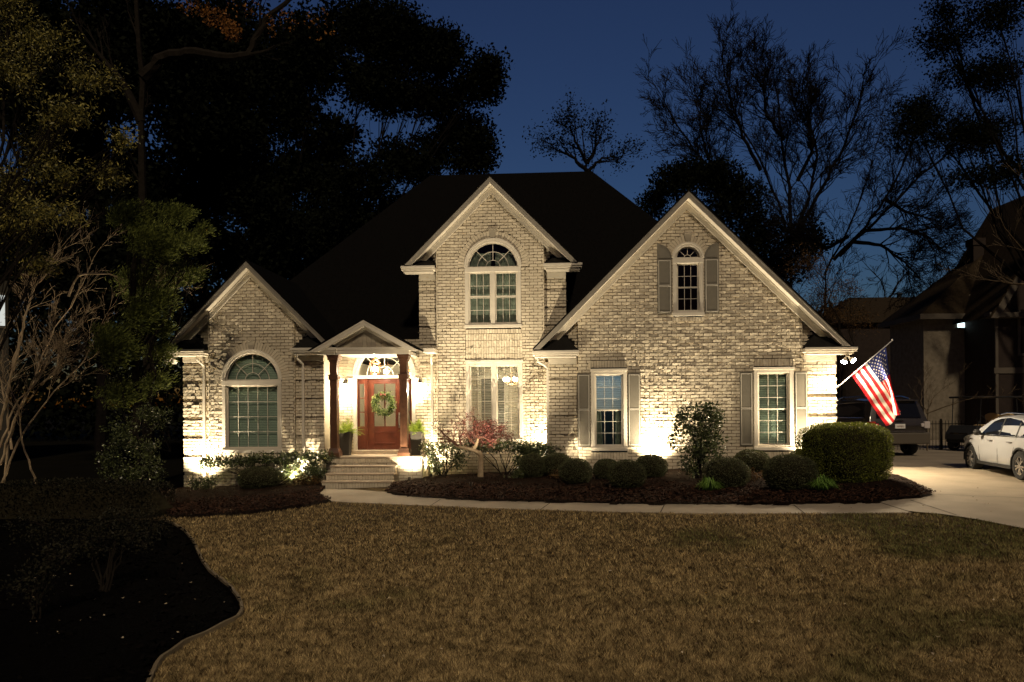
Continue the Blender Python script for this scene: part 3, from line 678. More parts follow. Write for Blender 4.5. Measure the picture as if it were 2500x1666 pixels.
def point(name, loc_, energy, size=.05, col=WARM, parent=None):
    l = bpy.data.lights.new(name, 'POINT'); l.energy = energy; l.shadow_soft_size = size; l.color = col
    o = bpy.data.objects.new(name, l); sc.collection.objects.link(o); o.location = loc_
    if parent is not None: o.parent = parent
    return o
def spot(name, loc_, target, energy, ang=100, blend=1.0, size=.03, col=WARM, parent=None):
    l = bpy.data.lights.new(name, 'SPOT'); l.energy = energy; l.spot_size = math.radians(ang); l.spot_blend = blend; l.shadow_soft_size = size; l.color = col
    o = bpy.data.objects.new(name, l); sc.collection.objects.link(o); o.location = loc_
    o.rotation_euler = (Vector(target) - Vector(loc_)).to_track_quat('-Z', 'Y').to_euler()
    if parent is not None: o.parent = parent
    return o
point("screen_glow", (2.75, .9, 2.5), 7.0, .15, (.45, .78, 1.0), house)
M_BULB = emit_mat("warm_bulb", (1.0, .82, .55), 60.0); M_BULB2 = emit_mat("lantern_glow", (1.0, .86, .62), 14.0); M_FLOOD = emit_mat("flood_glow", (1.0, .86, .66), 120.0)
# ---- hanging lanterns / chandeliers
def lantern(x, y, z, s, label, energy, chain):
    L = empty("pendant_lantern", hw(x, y, z), -TH, label, "lantern"); hx = MB(); n = 6
    rt, rb = .17 * s, .13 * s; zt, zb_ = .17 * s, -.17 * s
    for i in range(n):
        a = 2 * math.pi * i / n; hx.tube([(rt * math.cos(a), rt * math.sin(a), zt), (rb * math.cos(a), rb * math.sin(a), zb_)], [.012 * s] * 2, n=4)
        b = 2 * math.pi * (i + 1) / n
        for (rr, zz) in ((rt, zt), (rb, zb_)): hx.tube([(rr * math.cos(a), rr * math.sin(a), zz), (rr * math.cos(b), rr * math.sin(b), zz)], [.012 * s] * 2, n=4)
        hx.tube([(rt * math.cos(a), rt * math.sin(a), zt), (.05 * s * math.cos(a), .05 * s * math.sin(a), zt + .12 * s), (.015, 0, zt + .17 * s)], [.01 * s] * 3, n=4)
    hx.build("lantern_frame", M_COPP, L); MB().tube([(0, 0, zt + .16 * s), (0, 0, chain)], [.008, .008], n=5).build("chain", M_COPP, L)
    bl = MB()
    for i in range(3):
        a = 2 * math.pi * i / 3; bl.lathe((.045 * s * math.cos(a), .045 * s * math.sin(a), -.08 * s), [(.012, 0), (.025, .04), (.03, .09), (.02, .13), (.004, .17)], 8)
    bl.build("bulb", M_BULB2 if s > .5 else M_BULB, L)
    point("lamp", (0, 0, 0), energy, .09 * s, parent=L)
lantern(-4.10, .55, 3.02, 1.0, "copper six-sided lantern hanging lit in front of the arched transom over the front door", 60, .38)
lantern(-3.55, 3.2, 2.95, 1.1, "lit lantern inside the foyer seen through the arched transom", 75, .55)
L = empty("chandelier", hw(-.20, 3.0, 2.75), -TH, "bright chandelier inside the lower window of the tall middle gable", "chandelier"); c = MB()
for i in range(6):
    a = 2 * math.pi * i / 6; c.tube([(0, 0, -.12), (.12 * math.cos(a), .12 * math.sin(a), -.16), (.22 * math.cos(a), .22 * math.sin(a), -.05)], [.009] * 3, n=5)
c.tube([(0, 0, -.14), (0, 0, .45)], [.01, .01], n=6); c.build("arm_frame", M_COPP, L)
for i in range(6):
    a = 2 * math.pi * i / 6; MB().lathe((.22 * math.cos(a), .22 * math.sin(a), -.05), [(.02, 0), (.045, .05), (.05, .10), (.03, .13)], 8).build("shade", M_BULB2, L)
point("lamp", (0, 0, .12), 34, .15, parent=L)
# ---- wall sconces beside the door
def sconce(x, z, label):
    S = empty("wall_sconce", hw(x, yE - .03, z), -TH, label, "wall lamp", "sconces either side of the front door")
    b = MB(); b.box(-.045, .045, -.03, .0, -.10, .12); b.tube([(0, -.02, .06), (0, -.10, .13), (0, -.17, .10), (0, -.17, .04)], [.012] * 4, n=6); b.lathe((0, -.17, .0), [(.02, .05), (.085, .0), (.08, -.015), (.01, .03)], 12)
    b.build("bracket", M_BRONZE, S, bevel=.003); c = MB().lathe((0, -.17, -.20), [(.045, 0), (.07, .17), (.06, .185)], 12); c.build("lamp_glass", M_BULB2, S)
    point("lamp", (0, -.17, -.24), 40, .07, parent=S)
sconce(-5.17, 2.62, "bronze wall sconce glowing left of the front door"); sconce(-2.86, 2.62, "bronze wall sconce glowing right of the front door behind the right porch column")
# ---- landscape uplights
def uplight(x, y, tx, ty, tz, energy, label, ang=125, z=None, size=.03, zz=.10):
    P = hw(x, y, 0); P.z = z if z is not None else g(P.x, P.y) + .06
    U = empty("landscape_uplight", P, -TH, label, "garden light", "landscape uplights in the beds")
    D = (Vector((tx, ty, tz)) - Vector((x, y, P.z + zz))).normalized(); c = Vector((0, 0, zz))
    MB().tube([(0, 0, -.08), (0, 0, zz - .05)], [.009, .009], n=6).build("stake", M_BRONZE, U)
    MB().tube([c - D * .09, c - D * .02, c + D * .035], [.022, .036, .038], n=12, caps=False).build("lamp_housing", M_BRONZE, U)
    MB().tube([c + D * .018, c + D * .022], [.033, .033], n=12).build("lens", M_BULB, U)
    spot("lamp", c + D * .03, c + D * 2, energy, ang, 1.0, size, parent=U)
UE = 2.7
uplight(-9.12, -.38, -9.0, .10, 4.6, 190 * UE, "uplight washing the left corner of the left gable")
uplight(-6.25, -.38, -6.5, .10, 4.6, 190 * UE, "uplight washing the brick beside the porch steps")
uplight(-2.86, -.62, -2.95, .10, 1.5, 45 * UE, "small uplight against the brick end of the porch", ang=120)
uplight(-2.42, .45, -2.2, .95, 3.4, 80 * UE, "uplight behind the loose shrub right of the porch")
uplight(1.02, .40, .45, .95, 4.2, 115 * UE, "uplight at the right edge of the tall middle gable")
uplight(1.60, -.70, 2.0, -.25, 4.0, 130 * UE, "uplight at the left corner of the big right gable")
uplight(3.95, -.75, 4.3, -.30, 4.2, 170 * UE, "uplight behind the round topped camellia")
uplight(8.35, -.72, 7.7, -.30, 4.2, 160 * UE, "uplight at the right corner of the big right gable")
P = gp(1150, 1196)
lx, ly = (P.x * math.cos(TH) - (P.y - D0) * math.sin(TH)), (P.x * math.sin(TH) + (P.y - D0) * math.cos(TH))
uplight(lx, ly, -.35, 1.0, 6.2, 190 * UE, "uplight standing alone in front of the red maple", ang=88, size=.012)
# ---- corner floodlights
def flood(X, Y, Z, label, on, aims):
    U = empty("corner_floodlight", hw(X, Y, Z), -TH, label, "floodlight"); MB().lathe((0, 0, -.05), [(.05, 0), (.05, .05)], 12).build("mount", M_TRIM, U)
    for (a) in aims:
        D = Vector(a).normalized(); c = Vector((.06 * (1 if a[0] > 0 else -1), -.02, -.09))
        h = MB().tube([c * .3, c, c + D * .05, c + D * .13], [.014, .026, .062, .080], n=14).build("lamp_head", M_TRIM, U)
        MB().tube([c + D * .131, c + D * .136], [.074, .074], n=14).build("lens", M_FLOOD if on else M_TRIM, h)
        if on: spot("lamp", c + D * .15, c + D * 3, 340, 135, .8, .05, col=(1.0, .80, .52), parent=U)
flood(9.22, -.42, 3.22, "blazing twin floodlight under the eave at the right corner of the house", True, [(.55, -.75, -.72), (-.45, -.35, -.9)])
flood(-10.0, -.05, 3.40, "unlit twin floodlight under the left gable's outer eave", False, [(.5, -.6, -.5), (-.5, -.6, -.5)])

# ------------------------------------------------------------------ ground
def grid_sheet(name, xs, ys, zf, m, kind="structure", label=None):
    mb = MB(); nx, ny = len(xs), len(ys)
    mb.v = [(x, y, zf(x, y)) for y in ys for x in xs]; mb.f = [(j * nx + i, j * nx + i + 1, (j + 1) * nx + i + 1, (j + 1) * nx + i) for j in range(ny - 1) for i in range(nx - 1)]; mb.m = [0] * len(mb.f)
    o = mb.build(name, m, smooth=True); o["kind"] = kind; return o
grid_sheet("ground", [-400, -200, -100, -60, -40, -30, -22, -18, -14, -10, -6, -2, 2, 6, 7.5, 10, 14, 18, 24, 32, 45, 60, 100, 200, 400], [-60, -20, -5, 0, 2, 4, 6, 8, 10, 12, 14, 16, 18, 20.5, 22, 24, 30, 40, 60, 100, 200, 500, 900], lambda x, y: g(x, y) - .03, M_GROUND)
fr = np.arange(-14, 26.01, .25); fy = np.arange(.5, 20.6, .25)
grid_sheet("lawn", list(fr), list(fy), lambda x, y: g(x, y) + .006 * math.sin(x * 2.1) * math.sin(y * 1.7), M_SOIL)
def res(P, n):                                # resample polyline to n points
    P = [Vector(p) for p in P]; L = [0]
    for a, b in zip(P, P[1:]): L.append(L[-1] + (b - a).length)
    o = []
    for i in range(n):
        t = L[-1] * i / (n - 1); k = 0
        while k < len(P) - 2 and L[k + 1] < t: k += 1
        o.append(P[k].lerp(P[k + 1], (t - L[k]) / max(1e-9, L[k + 1] - L[k])))
    return o
def strip(name, A, B, n, m_, zf, mt, kind="structure"):
    A, B = res(A, n), res(B, n); mb = MB()
    for i in range(n):
        for j in range(m_ + 1):
            p = A[i].lerp(B[i], j / m_); mb.v.append((p.x, p.y, zf(p.x, p.y, i / (n - 1), j / m_)))
    for i in range(n - 1):
        for j in range(m_):
            a = i * (m_ + 1) + j; mb.f.append((a, a + m_ + 1, a + m_ + 2, a + 1)); mb.m.append(0)
    o = mb.build(name, mt, smooth=True); o["kind"] = kind; return o, A, B
def G(*pts): return [gp(*p) for p in pts]
walk_front = G((775, 1206), (809, 1226), (858, 1229), (1052, 1237), (1251, 1245), (1500, 1252), (1700, 1256), (1972, 1256), (2225, 1254))
walk_back = G((791, 1198), (850, 1198), (935, 1204), (1005, 1217), (1175, 1227), (1356, 1230), (1536, 1235), (1700, 1236), (1938, 1236), (2142, 1231), (2262, 1216))
dr_front = G((2225, 1254), (2278, 1256), (2380, 1271), (2500, 1294.5), (2700, 1338), (3100, 1425))
# the concrete walk
def corr(P, x):                                # y on a polyline at x
    for a, b in zip(P, P[1:]):
        if a.x <= x <= b.x: return a.y + (b.y - a.y) * (x - a.x) / max(1e-6, b.x - a.x)
    return P[0].y if x < P[0].x else P[-1].y
xs_ = np.linspace(walk_front[0].x, walk_front[-1].x, 160)
A_ = [Vector((x, corr(walk_front, x), 0)) for x in xs_]; B_ = [Vector((x, corr(walk_back, x) + .12, 0)) for x in xs_]
wk = MB()
for i in range(160):
    for j, (dz) in enumerate((-.05, .018, .018, .018, -.05)):
        t = (0, 0, .5, 1, 1)[j]; p = A_[i].lerp(B_[i], t); wk.v.append((p.x, p.y, g(p.x, p.y) + dz))
for i in range(159):
    for j in range(4): a = i * 5 + j; wk.f.append((a, a + 5, a + 6, a + 1)); wk.m.append(0)
M_JOINT = mat("joint_dark", (.05, .035, .02), 1.0)
# control joints cut across the walk
for (pf_, pb_) in (((1318, 1248), (1345, 1229)), ((1612, 1255), (1622, 1235)), ((1965, 1257), (1938, 1236)), ((1050, 1238), (1075, 1222))):
    a, b = gp(*pf_), gp(*pb_); dn = (b - a).normalized(); sd = Vector((-dn.y, dn.x, 0)) * .012
    wk.add([(q.x, q.y, g(q.x, q.y) + .0225) for q in (a - sd, a + sd, b + sd, b - sd)], [(0, 3, 2, 1)], 1)
o = wk.build("walkway", [M_CONC, M_JOINT]); o["kind"] = "structure"
DF = [Vector((walk_front[-1].x - .02, walk_front[-1].y, 0))] + res(dr_front, 60)
dw = MB(); tipp, cor, bas = gp(2287, 1211), gp(2262, 1216), gp(2190, 1172)
LB = [(p.y, p.x) for p in DF[::-1]] + [(gp(2225, 1225).y, walk_front[-1].x), (gp(2250, 1220).y, gp(2250, 1220).x - .03), (tipp.y, tipp.x - .05), (bas.y, bas.x - .15), (21.5, bas.x - .6), (30, bas.x - 1.0), (48, bas.x)]
LB.sort(); YS = np.concatenate([np.arange(5, 24, .2), np.arange(24, 46, 1.0)]); nx = 40
for yy in YS:
    x0 = float(np.interp(yy, [q[0] for q in LB], [q[1] for q in LB]))
    for i in range(nx + 1): x = x0 + (34 - x0) * (i / nx) ** 1.3; dw.v.append((x, yy, g(x, yy) + .028))
for j in range(len(YS) - 1):
    for i in range(nx): a = j * (nx + 1) + i; dw.f.append((a, a + 1, a + nx + 2, a + nx + 1)); dw.m.append(0)
for (a_, b_) in (((2290, 1211), (2560, 1222)), ((2222, 1225), (2335, 1262)), ((2200, 1160), (2500, 1169))):
    a, b = gp(*a_), gp(*b_); dn = (b - a).normalized(); sd = Vector((-dn.y, dn.x, 0)) * .010; ks = 14
    for k in range(ks):
        p, q = a.lerp(b, k / ks), a.lerp(b, (k + 1) / ks); dw.add([(v.x, v.y, g(v.x, v.y) + .034) for v in (p - sd, q - sd, q + sd, p + sd)], [(0, 1, 2, 3)], 1)
o = dw.build("driveway", [M_CONC, M_JOINT], smooth=False); o["kind"] = "structure"

def scatter_chips(name, polyfn, N, bbox, mt, zoff, sz=(.012, .04)):
    x = NR.uniform(bbox[0], bbox[1], N * 3); y = NR.uniform(bbox[2], bbox[3], N * 3); ok = polyfn(x, y); x, y = x[ok][:N], y[ok][:N]; k = len(x)
    z = zoff(x, y) + NR.uniform(0, .02, k); L = NR.uniform(sz[0], sz[1], k); W = L * NR.uniform(.15, .4, k); a = NR.uniform(0, 6.28, k); ti = NR.normal(0, .35, k)
    dx, dy, dz = np.cos(a) * np.cos(ti) * L, np.sin(a) * np.cos(ti) * L, np.sin(ti) * L; px_, py_ = -np.sin(a) * W, np.cos(a) * W; pz = NR.normal(0, .5, k) * W
    V = np.stack([np.stack([x - dx - px_, y - dy - py_, z - dz - pz], 1), np.stack([x + dx - px_, y + dy - py_, z + dz - pz], 1), np.stack([x + dx + px_, y + dy + py_, z + dz + pz], 1), np.stack([x - dx + px_, y - dy + py_, z - dz + pz], 1)], 1)
    o = poly_mesh(name, V.reshape(-1, 3), mt, 4); return o
def inpoly(P):
    P = [(p[0], p[1]) for p in P]
    def f(x, y):
        ins = np.zeros(len(x), bool); j = len(P) - 1
        for i in range(len(P)):
            xi, yi = P[i]; xj, yj = P[j]
            c = ((yi > y) != (yj > y)) & (x < (xj - xi) * (y - yi) / ((yj - yi) or 1e-9) + xi); ins ^= c; j = i
        return ins
    return f
# right bed
bedR_f = G((945, 1200), (940, 1207), (1005, 1218), (1175, 1227.5), (1356, 1231), (1536, 1236), (1700, 1237), (1938, 1237), (2142, 1232), (2250, 1219), (2287, 1211))
bedR_b = [hw(-3.28, -.9, 0), hw(-2.6, .3, 0), hw(-1.5, 1.2, 0), hw(0, 1.2, 0), hw(2, .1, 0), hw(4, .1, 0), hw(6, .1, 0), hw(8.6, .0, 0), hw(9.3, -.7, 0), gp(2190, 1170), gp(2287, 1210.5)]
def zmul(x, y, s, t): return g(x, y) + .012 + .10 * math.sin(math.pi * min(1, t * 1.6) * .5) * min(1, (1 - s) * 12) * min(1, s * 14 + .2) + .02 * mnoise.noise((x * 2.5, y * 2.5, 0)) + .012 * mnoise.noise((x * 8, y * 8, 3))
_, RA, RB = strip("mulch_bed", bedR_f, bedR_b, 220, 22, zmul, M_MULCH)
bedL_f = G((424, 1266), (500, 1264), (578, 1260), (686, 1249), (770, 1236), (812, 1226), (773, 1211), (790, 1199))
bedL_b = [hw(-11.2, -.6, 0), hw(-9.8, .3, 0), hw(-8.5, .3, 0), hw(-7.5, .3, 0), hw(-6.5, .3, 0), hw(-5.6, .2, 0), hw(-5.2, -.3, 0), hw(-5.2, -1.0, 0)]
_, LA, LB = strip("mulch_bed", bedL_f, bedL_b, 120, 18, zmul, M_MULCH)
def zbed(x, y): return g_np(x, y) + .085
pR = [tuple(p.xy) for p in RA] + [tuple(p.xy) for p in RB][::-1]; pL = [tuple(p.xy) for p in LA] + [tuple(p.xy) for p in LB][::-1]
o = scatter_chips("mulch_chips", inpoly(pR), 52000, (-4.5, 12, 14, 22), M_CHIP, zbed); tag(o, "brown wood mulch chips covering the right planting bed", "mulch", kind="stuff")
o = scatter_chips("mulch_chips", inpoly(pL), 16000, (-12, -4, 15, 22), M_CHIP, zbed); tag(o, "brown wood mulch chips covering the bed under the left gable", "mulch", kind="stuff")
# black island on the left with its edging
edge = G((404, 1277), (428, 1287), (451, 1302), (470, 1325), (480, 1346), (495, 1378), (513, 1403), (540, 1424), (560, 1440), (578, 1462), (589, 1483), (591, 1501), (582, 1515), (563, 1526), (535, 1541), (506, 1555), (451, 1580), (421, 1600), (397, 1617), (380, 1640), (368, 1668), (350, 1720), (335, 1790))
outer = [Vector((-16, 17.5, 0)), Vector((-17, 12, 0)), Vector((-16, 8, 0)), Vector((-14, 4, 0)), Vector((-8, 2.5, 0)), Vector((-3, 3.2, 0))]
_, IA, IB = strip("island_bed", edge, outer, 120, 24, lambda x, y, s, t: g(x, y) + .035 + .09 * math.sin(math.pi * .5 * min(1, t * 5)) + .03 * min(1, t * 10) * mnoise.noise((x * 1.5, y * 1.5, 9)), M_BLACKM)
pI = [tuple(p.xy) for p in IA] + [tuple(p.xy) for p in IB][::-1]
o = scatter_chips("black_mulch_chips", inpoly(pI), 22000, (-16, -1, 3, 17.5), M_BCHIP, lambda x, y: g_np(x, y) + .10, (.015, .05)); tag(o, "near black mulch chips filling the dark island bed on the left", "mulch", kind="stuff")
E_ = res(edge, 140); eb = MB()
for i, p in enumerate(E_):
    t = (E_[min(i + 1, 139)] - E_[max(i - 1, 0)]); t.z = 0; t.normalize(); nrm = Vector((-t.y, t.x, 0)); 
    for (s_, z_) in ((-.018, -.04), (-.018, .075), (.018, .075), (.018, -.04)): q = p + nrm * s_; eb.v.append((q.x, q.y, g(q.x, q.y) + z_ + .006 * math.sin(i * .9)))
for i in range(139):
    for j in range(3): a = i * 4 + j; eb.f.append((a, a + 4, a + 5, a + 1)); eb.m.append(0)
M_EDGE = mat("edging_metal", (.22, .17, .10), .7, var=.4)
o = eb.build("bed_edging", M_EDGE); tag(o, "thin curved edging strip between the lawn and the black island bed", "garden edging")
# dormant grass
def lawn_mask(x, y):
    m = ~inpoly(pI)(x, y) & ~inpoly(pL)(x, y) & ~inpoly(pR)(x, y)
    wf = np.interp(x, [p.x for p in walk_front], [p.y for p in walk_front]); xs2 = [p.x for p in DF]; wd = np.interp(x, xs2, [p.y for p in DF])
    lb = np.interp(x, [LA[0].x - 6] + [p.x for p in LA[:95]], [LA[0].y - .2] + [p.y for p in LA[:95]])
    lim = np.where(x < walk_front[0].x, lb, np.where(x < walk_front[-1].x, wf, wd)); ol = np.interp(x, [-20, E_[0].x - .1, E_[0].x + .1], [E_[0].y, E_[0].y, 40])
    return m & (y < lim - .01) & (y < ol) & (x > -12)
N = 900000
px_ = NR.uniform(-500, 3100, N); py_ = 1200 + 620 * NR.uniform(0, 1, N) ** .85
dz = (py_ - 999) / F; d_ = (ZC + .18) / dz
for _ in range(12): d_ = (ZC - g_np((px_ - 1250) / F * d_, d_)) / dz
d_ += NR.uniform(-.3, .3, N); x_ = (px_ - 1250) / F * d_; ok = lawn_mask(x_, d_) & (d_ > 4.2); x_, d_ = x_[ok], d_[ok]; k = len(x_)
def vnoise(x, y, s, seed):                     # smooth value noise
    r_ = np.random.RandomState(seed); T = r_.uniform(0, 1, (256, 256)); u, v = x / s + 100, y / s + 100; i, j = np.floor(u).astype(int), np.floor(v).astype(int); fu, fv = u - i, v - j
    fu, fv = fu * fu * (3 - 2 * fu), fv * fv * (3 - 2 * fv); t = lambda a, b: T[a % 256, b % 256]
    return (t(i, j) * (1 - fu) + t(i + 1, j) * fu) * (1 - fv) + (t(i, j + 1) * (1 - fu) + t(i + 1, j + 1) * fu) * fv
z_ = g_np(x_, d_); lum = vnoise(x_, d_, .13, 1) * .45 + vnoise(x_, d_, .05, 2) * .55; H = (.014 + .024 * lum + .012 * NR.uniform(0, 1, k)); W = .0013 + .00042 * d_
a = vnoise(x_, d_, .11, 3) * 12.6 + NR.normal(0, 1.0, k); lean = .4 + .9 * vnoise(x_, d_, .08, 4)
lx_, ly_ = np.cos(a) * H * lean, np.sin(a) * H * lean; b = NR.uniform(0, 6.28, k); wx, wy = np.cos(b) * W, np.sin(b) * W
mound = .018 * vnoise(x_, d_, .26, 5) + .016 * vnoise(x_, d_, .09, 6)
V = np.stack([np.stack([x_ - wx, d_ - wy, z_ + mound - .012], 1), np.stack([x_ + wx, d_ + wy, z_ + mound - .012], 1), np.stack([x_ + lx_, d_ + ly_, z_ + H + mound], 1)], 1)
gr = np.clip((vnoise(x_, d_, 1.5, 7) * .5 + vnoise(x_, d_, .5, 8) * .3 + vnoise(x_, d_, 4.0, 9) * .5 - .62) * 3.0 + .10 * (x_ - 2) * .3, 0, 1)[:, None]
tan = np.array([[.46, .345, .165]]); grn = np.array([[.20, .19, .07]]); drk = np.array([[.16, .105, .055]])
C = tan * (1 - gr) + grn * gr; q = (NR.uniform(0, 1, k) < .25)[:, None]; C = np.where(q, drk, C) * NR.uniform(.5, 1.35, k)[:, None] * (.35 + 1.15 * lum[:, None])
M_GRASS = mat("dormant_grass", (.2, .15, .07), .9, attr="tone", var=.15, nscale=1.0, spec=.05)
o = poly_mesh("grass", V.reshape(-1, 3), M_GRASS, 3, col=C); tag(o, "short tan dormant lawn grass with green patches", "grass", kind="stuff")
# pale fallen leaves
def fallen(pts, mt, label):
    mb = MB(); rr = random.Random(4)
    for p in pts:
        a = rr.uniform(0, 6.28); s = rr.uniform(.010, .024); c = Vector((p.x, p.y, g(p.x, p.y) + p.z))
        V = [c + Vector((math.cos(a + q) * s * e, math.sin(a + q) * s * e, rr.uniform(-.004, .012))) for q, e in ((0, 1.3), (1.2, .6), (2.6, .7), (3.14, 1.2), (4.2, .6), (5.4, .7))]
        mb.add([tuple(v) for v in V], [(0, 1, 2, 3, 4, 5)])
    o = mb.build("fallen_leaves", mt); tag(o, label, "fallen leaves", kind="stuff")
M_FALL = mat("pale_fallen_leaf", (.55, .45, .30), .8, island=.9, col2=(.2, .14, .08))
rr = random.Random(12); pts = []
for _ in range(55):
    p = gp(rr.uniform(60, 560), rr.uniform(1290, 1600)); 
    if inpoly(pI)(np.array([p.x]), np.array([p.y]))[0]: p.z = .125; pts.append(p)
for _ in range(60):
    p = gp(rr.uniform(500, 2480), rr.uniform(1270, 1650)); 
    if lawn_mask(np.array([p.x]), np.array([p.y]))[0]: p.z = .07; pts.append(p)
for _ in range(26): p = gp(rr.uniform(2000, 2480), rr.uniform(1180, 1270)); p.z = .03; pts.append(p)
fallen(pts, M_FALL, "small pale leaves scattered over lawn and dark bed")

# ------------------------------------------------------------------ plants
def leaf_polys(P, D, size, asp=.5, jit=.8, cup=0.0):
    """P (N,3) positions, D (N,3) preferred leaf directions -> 4-corner leaves"""
    n = len(P); D = D + NR.normal(0, jit, (n, 3)); D /= np.linalg.norm(D, axis=1, keepdims=True) + 1e-9
    Q = NR.normal(0, 1, (n, 3)); S_ = np.cross(D, Q); S_ /= np.linalg.norm(S_, axis=1, keepdims=True) + 1e-9
    L = size * NR.uniform(.6, 1.3, (n, 1)); W = L * asp
    return np.stack([P - D * L * .5, P + S_ * W * .5, P + D * L * .5, P - S_ * W * .5], 1).reshape(-1, 3)
def ell_pts(c, r, n, shell=.0, flat=1.0):
    """points in an ellipsoid; shell 0 = through the volume, near 1 = close to the surface"""
    d = NR.normal(0, 1, (n, 3)); d /= np.linalg.norm(d, axis=1, keepdims=True); t = (shell + (1 - shell) * NR.uniform(0, 1, (n, 1))) if shell else NR.uniform(0, 1, (n, 1)) ** (1 / 3)
    return np.array([c]) + d * t * np.array([r]), d
def sup_pts(r, n, e, t0=.86):
    """points near the surface of a rounded-box (superellipsoid)"""
    d = NR.normal(0, 1, (n, 3)); d /= np.linalg.norm(d, axis=1, keepdims=True); s = (np.abs(d) ** e).sum(1, keepdims=True) ** (-1 / e)
    return d * s * NR.uniform(t0, 1.02, (n, 1)) ** .7 * np.array([r]), d
def core(parent, r, c, e=2.0, lump=.06):  # added solid dark occluder, standing in for the shade behind the leaves
    m = MB(); nu, nv = 18, 12
    for j in range(nv + 1):
        for i in range(nu):
            th, ph = 2 * math.pi * i / nu, math.pi * j / nv; d = Vector((math.sin(ph) * math.cos(th), math.sin(ph) * math.sin(th), math.cos(ph)))
            s = (abs(d.x) ** e + abs(d.y) ** e + abs(d.z) ** e) ** (-1 / e) * (1 + lump * mnoise.noise(d * 3)); m.v.append((c[0] + d.x * s * r[0], c[1] + d.y * s * r[1], c[2] + d.z * s * r[2]))
    for j in range(nv):
        for i in range(nu): m.f.append((j * nu + i, (j + 1) * nu + i, (j + 1) * nu + (i + 1) % nu, j * nu + (i + 1) % nu)); m.m.append(0)
    return m.build("dark_core", M_INNER, parent, smooth=True)
def clipped(name, base, r, label, cat, group, mt, n, e=2.0, leaf=.03, core_s=.86, zlift=0.0, asp=.5, lump=.05):
    o = empty(name, base, R.uniform(0, 6), label, cat, group); cz = r[2] * .96 + zlift
    P, D = sup_pts(r, n, e); lm = np.array([1 + lump * mnoise.noise(Vector(d) * 2.4 + Vector(base)) + lump * .5 * mnoise.noise(Vector(d) * 6 + Vector(base)) for d in D])[:, None]; P = P * lm; P[:, 2] += cz; P = P[P[:, 2] > .0]; D = D[:len(P)]
    poly_mesh("foliage", leaf_polys(P, P - np.array([[0, 0, cz]]) * .9, leaf, asp, .9), mt, 4, o)
    core(o, [q * core_s for q in r], (0, 0, cz), e)
    st = MB()
    for i in range(5): a = i * 1.3; st.tube([(.04 * math.cos(a), .04 * math.sin(a), -.06), (r[0] * .3 * math.cos(a), r[1] * .3 * math.sin(a), cz * .6)], [.016, .009], n=5)
    st.build("stem", M_BARK, o); return o
# round shrubs of the right bed: (centre px, top py, bottom py, width px, depth shift)
def pxball(cx, top, bot, wpx, label, e=2.1, mt=L_BALL, group="clipped round shrubs in the right bed", n=9000, name="round_shrub"):
    b = gp(cx, bot); d = b.y + wpx / F * b.y * .25; s = d / F; rx = wpx * s / 2; h = (bot - top) * s
    p = Vector(((cx - 1250) / F * d, d, g((cx - 1250) / F * d, d) + .04)); return clipped(name, p, (rx, rx * .95, h / 2 * 1.04), label, "shrub", group, mt, n, e)
pxball(1299, 1114, 1176, 66, "pale green round shrub at the right end of the hedge under the lit window")
pxball(1360, 1113, 1173, 80, "round shrub standing behind the darker ball right of the hedge")
pxball(1404, 1127, 1192, 84, "dark round shrub, second ball from the hedge, in the front row")
pxball(1480, 1127, 1180, 66, "small round shrub tucked between two larger dark balls below the left shuttered window")
pxball(1529, 1132, 1202, 95, "darkest and lowest round shrub, nearest the walk below the left shuttered window")
pxball(1588, 1117, 1176, 82, "round shrub just left of the camellia, set back by the wall")
pxball(1772, 1127, 1201, 114, "broad greyish mound shrub just right of the camellia's foot", 2.2)
pxball(1834, 1105, 1162, 88, "round shrub set back under the right shuttered window", 2.2)
pxball(1928, 1121, 1208, 126, "widest mound shrub in front of the right shuttered window", 2.3, n=12000)
pxball(1968, 1103, 1160, 84, "loose mound shrub by the wall beside the big clipped bush", 2.2)
pxball(632, 1147, 1202, 104, "grey green mound shrub in front of the hedge under the left gable", 2.2, group="mound shrubs in the left bed", name="mound_shrub")
b = gp(2103, 1192); s = b.y / F
clipped("clipped_bush", (b.x, b.y + .85, g(b.x, b.y + .8) + .03), (.90, .88, .70), "very large block-shaped clipped bush at the right corner of the bed", "bush", None, L_BIG, 42000, e=4.2, leaf=.034, core_s=.90, lump=.05)
# loose shrubs on stems
def loose(name, base, lobes, label, cat, mt, n, leaf, stems, group=None, asp=.55, shell=.35, bark=M_BARK, clump=.06, jit=.9):
    o = empty(name, base, 0, label, cat, group); V = []
    tot = sum(l[1][0] * l[1][2] for l in lobes)
    mb = MB(); rr = random.Random(int(abs(base[0]) * 97) + n)
    for c, r in lobes:
        k = max(20, int(n * r[0] * r[2] / tot)); nc = max(4, k // 14); C, D = ell_pts(c, r, nc, shell); I = NR.randint(0, nc, k); P = C[I] + NR.normal(0, clump, (k, 3)); V.append(leaf_polys(P, D[I] * .8, leaf, asp, jit))
        for q in range(stems):
            e = C[rr.randrange(nc)]; st = Vector((rr.uniform(-.1, .1), rr.uniform(-.06, .06), -.05)); mid = Vector((c[0] * .5 + rr.uniform(-.08, .08), c[1] * .5 + rr.uniform(-.05, .05), c[2] * .55)); cc = Vector(c).lerp(Vector(e), .4)
            mb.tube([st, st.lerp(mid, .6) + Vector((rr.uniform(-.04, .04), 0, 0)), mid, cc, Vector(e)], [.016, .013, .010, .007, .003], n=5)
            for z in range(4):
                e2 = C[rr.randrange(nc)]
                if (Vector(e2) - cc).length < max(r) * 1.3: mb.tube([cc, cc.lerp(Vector(e2), .5) + Vector((rr.uniform(-.05, .05), 0, rr.uniform(-.03, .05))), Vector(e2)], [.006, .004, .002], n=4)
    poly_mesh("foliage", np.concatenate(V), mt, 4, o); mb.build("stem", bark, o); return o
b = gp(1706, 1180); s = (b.y + .25) / F
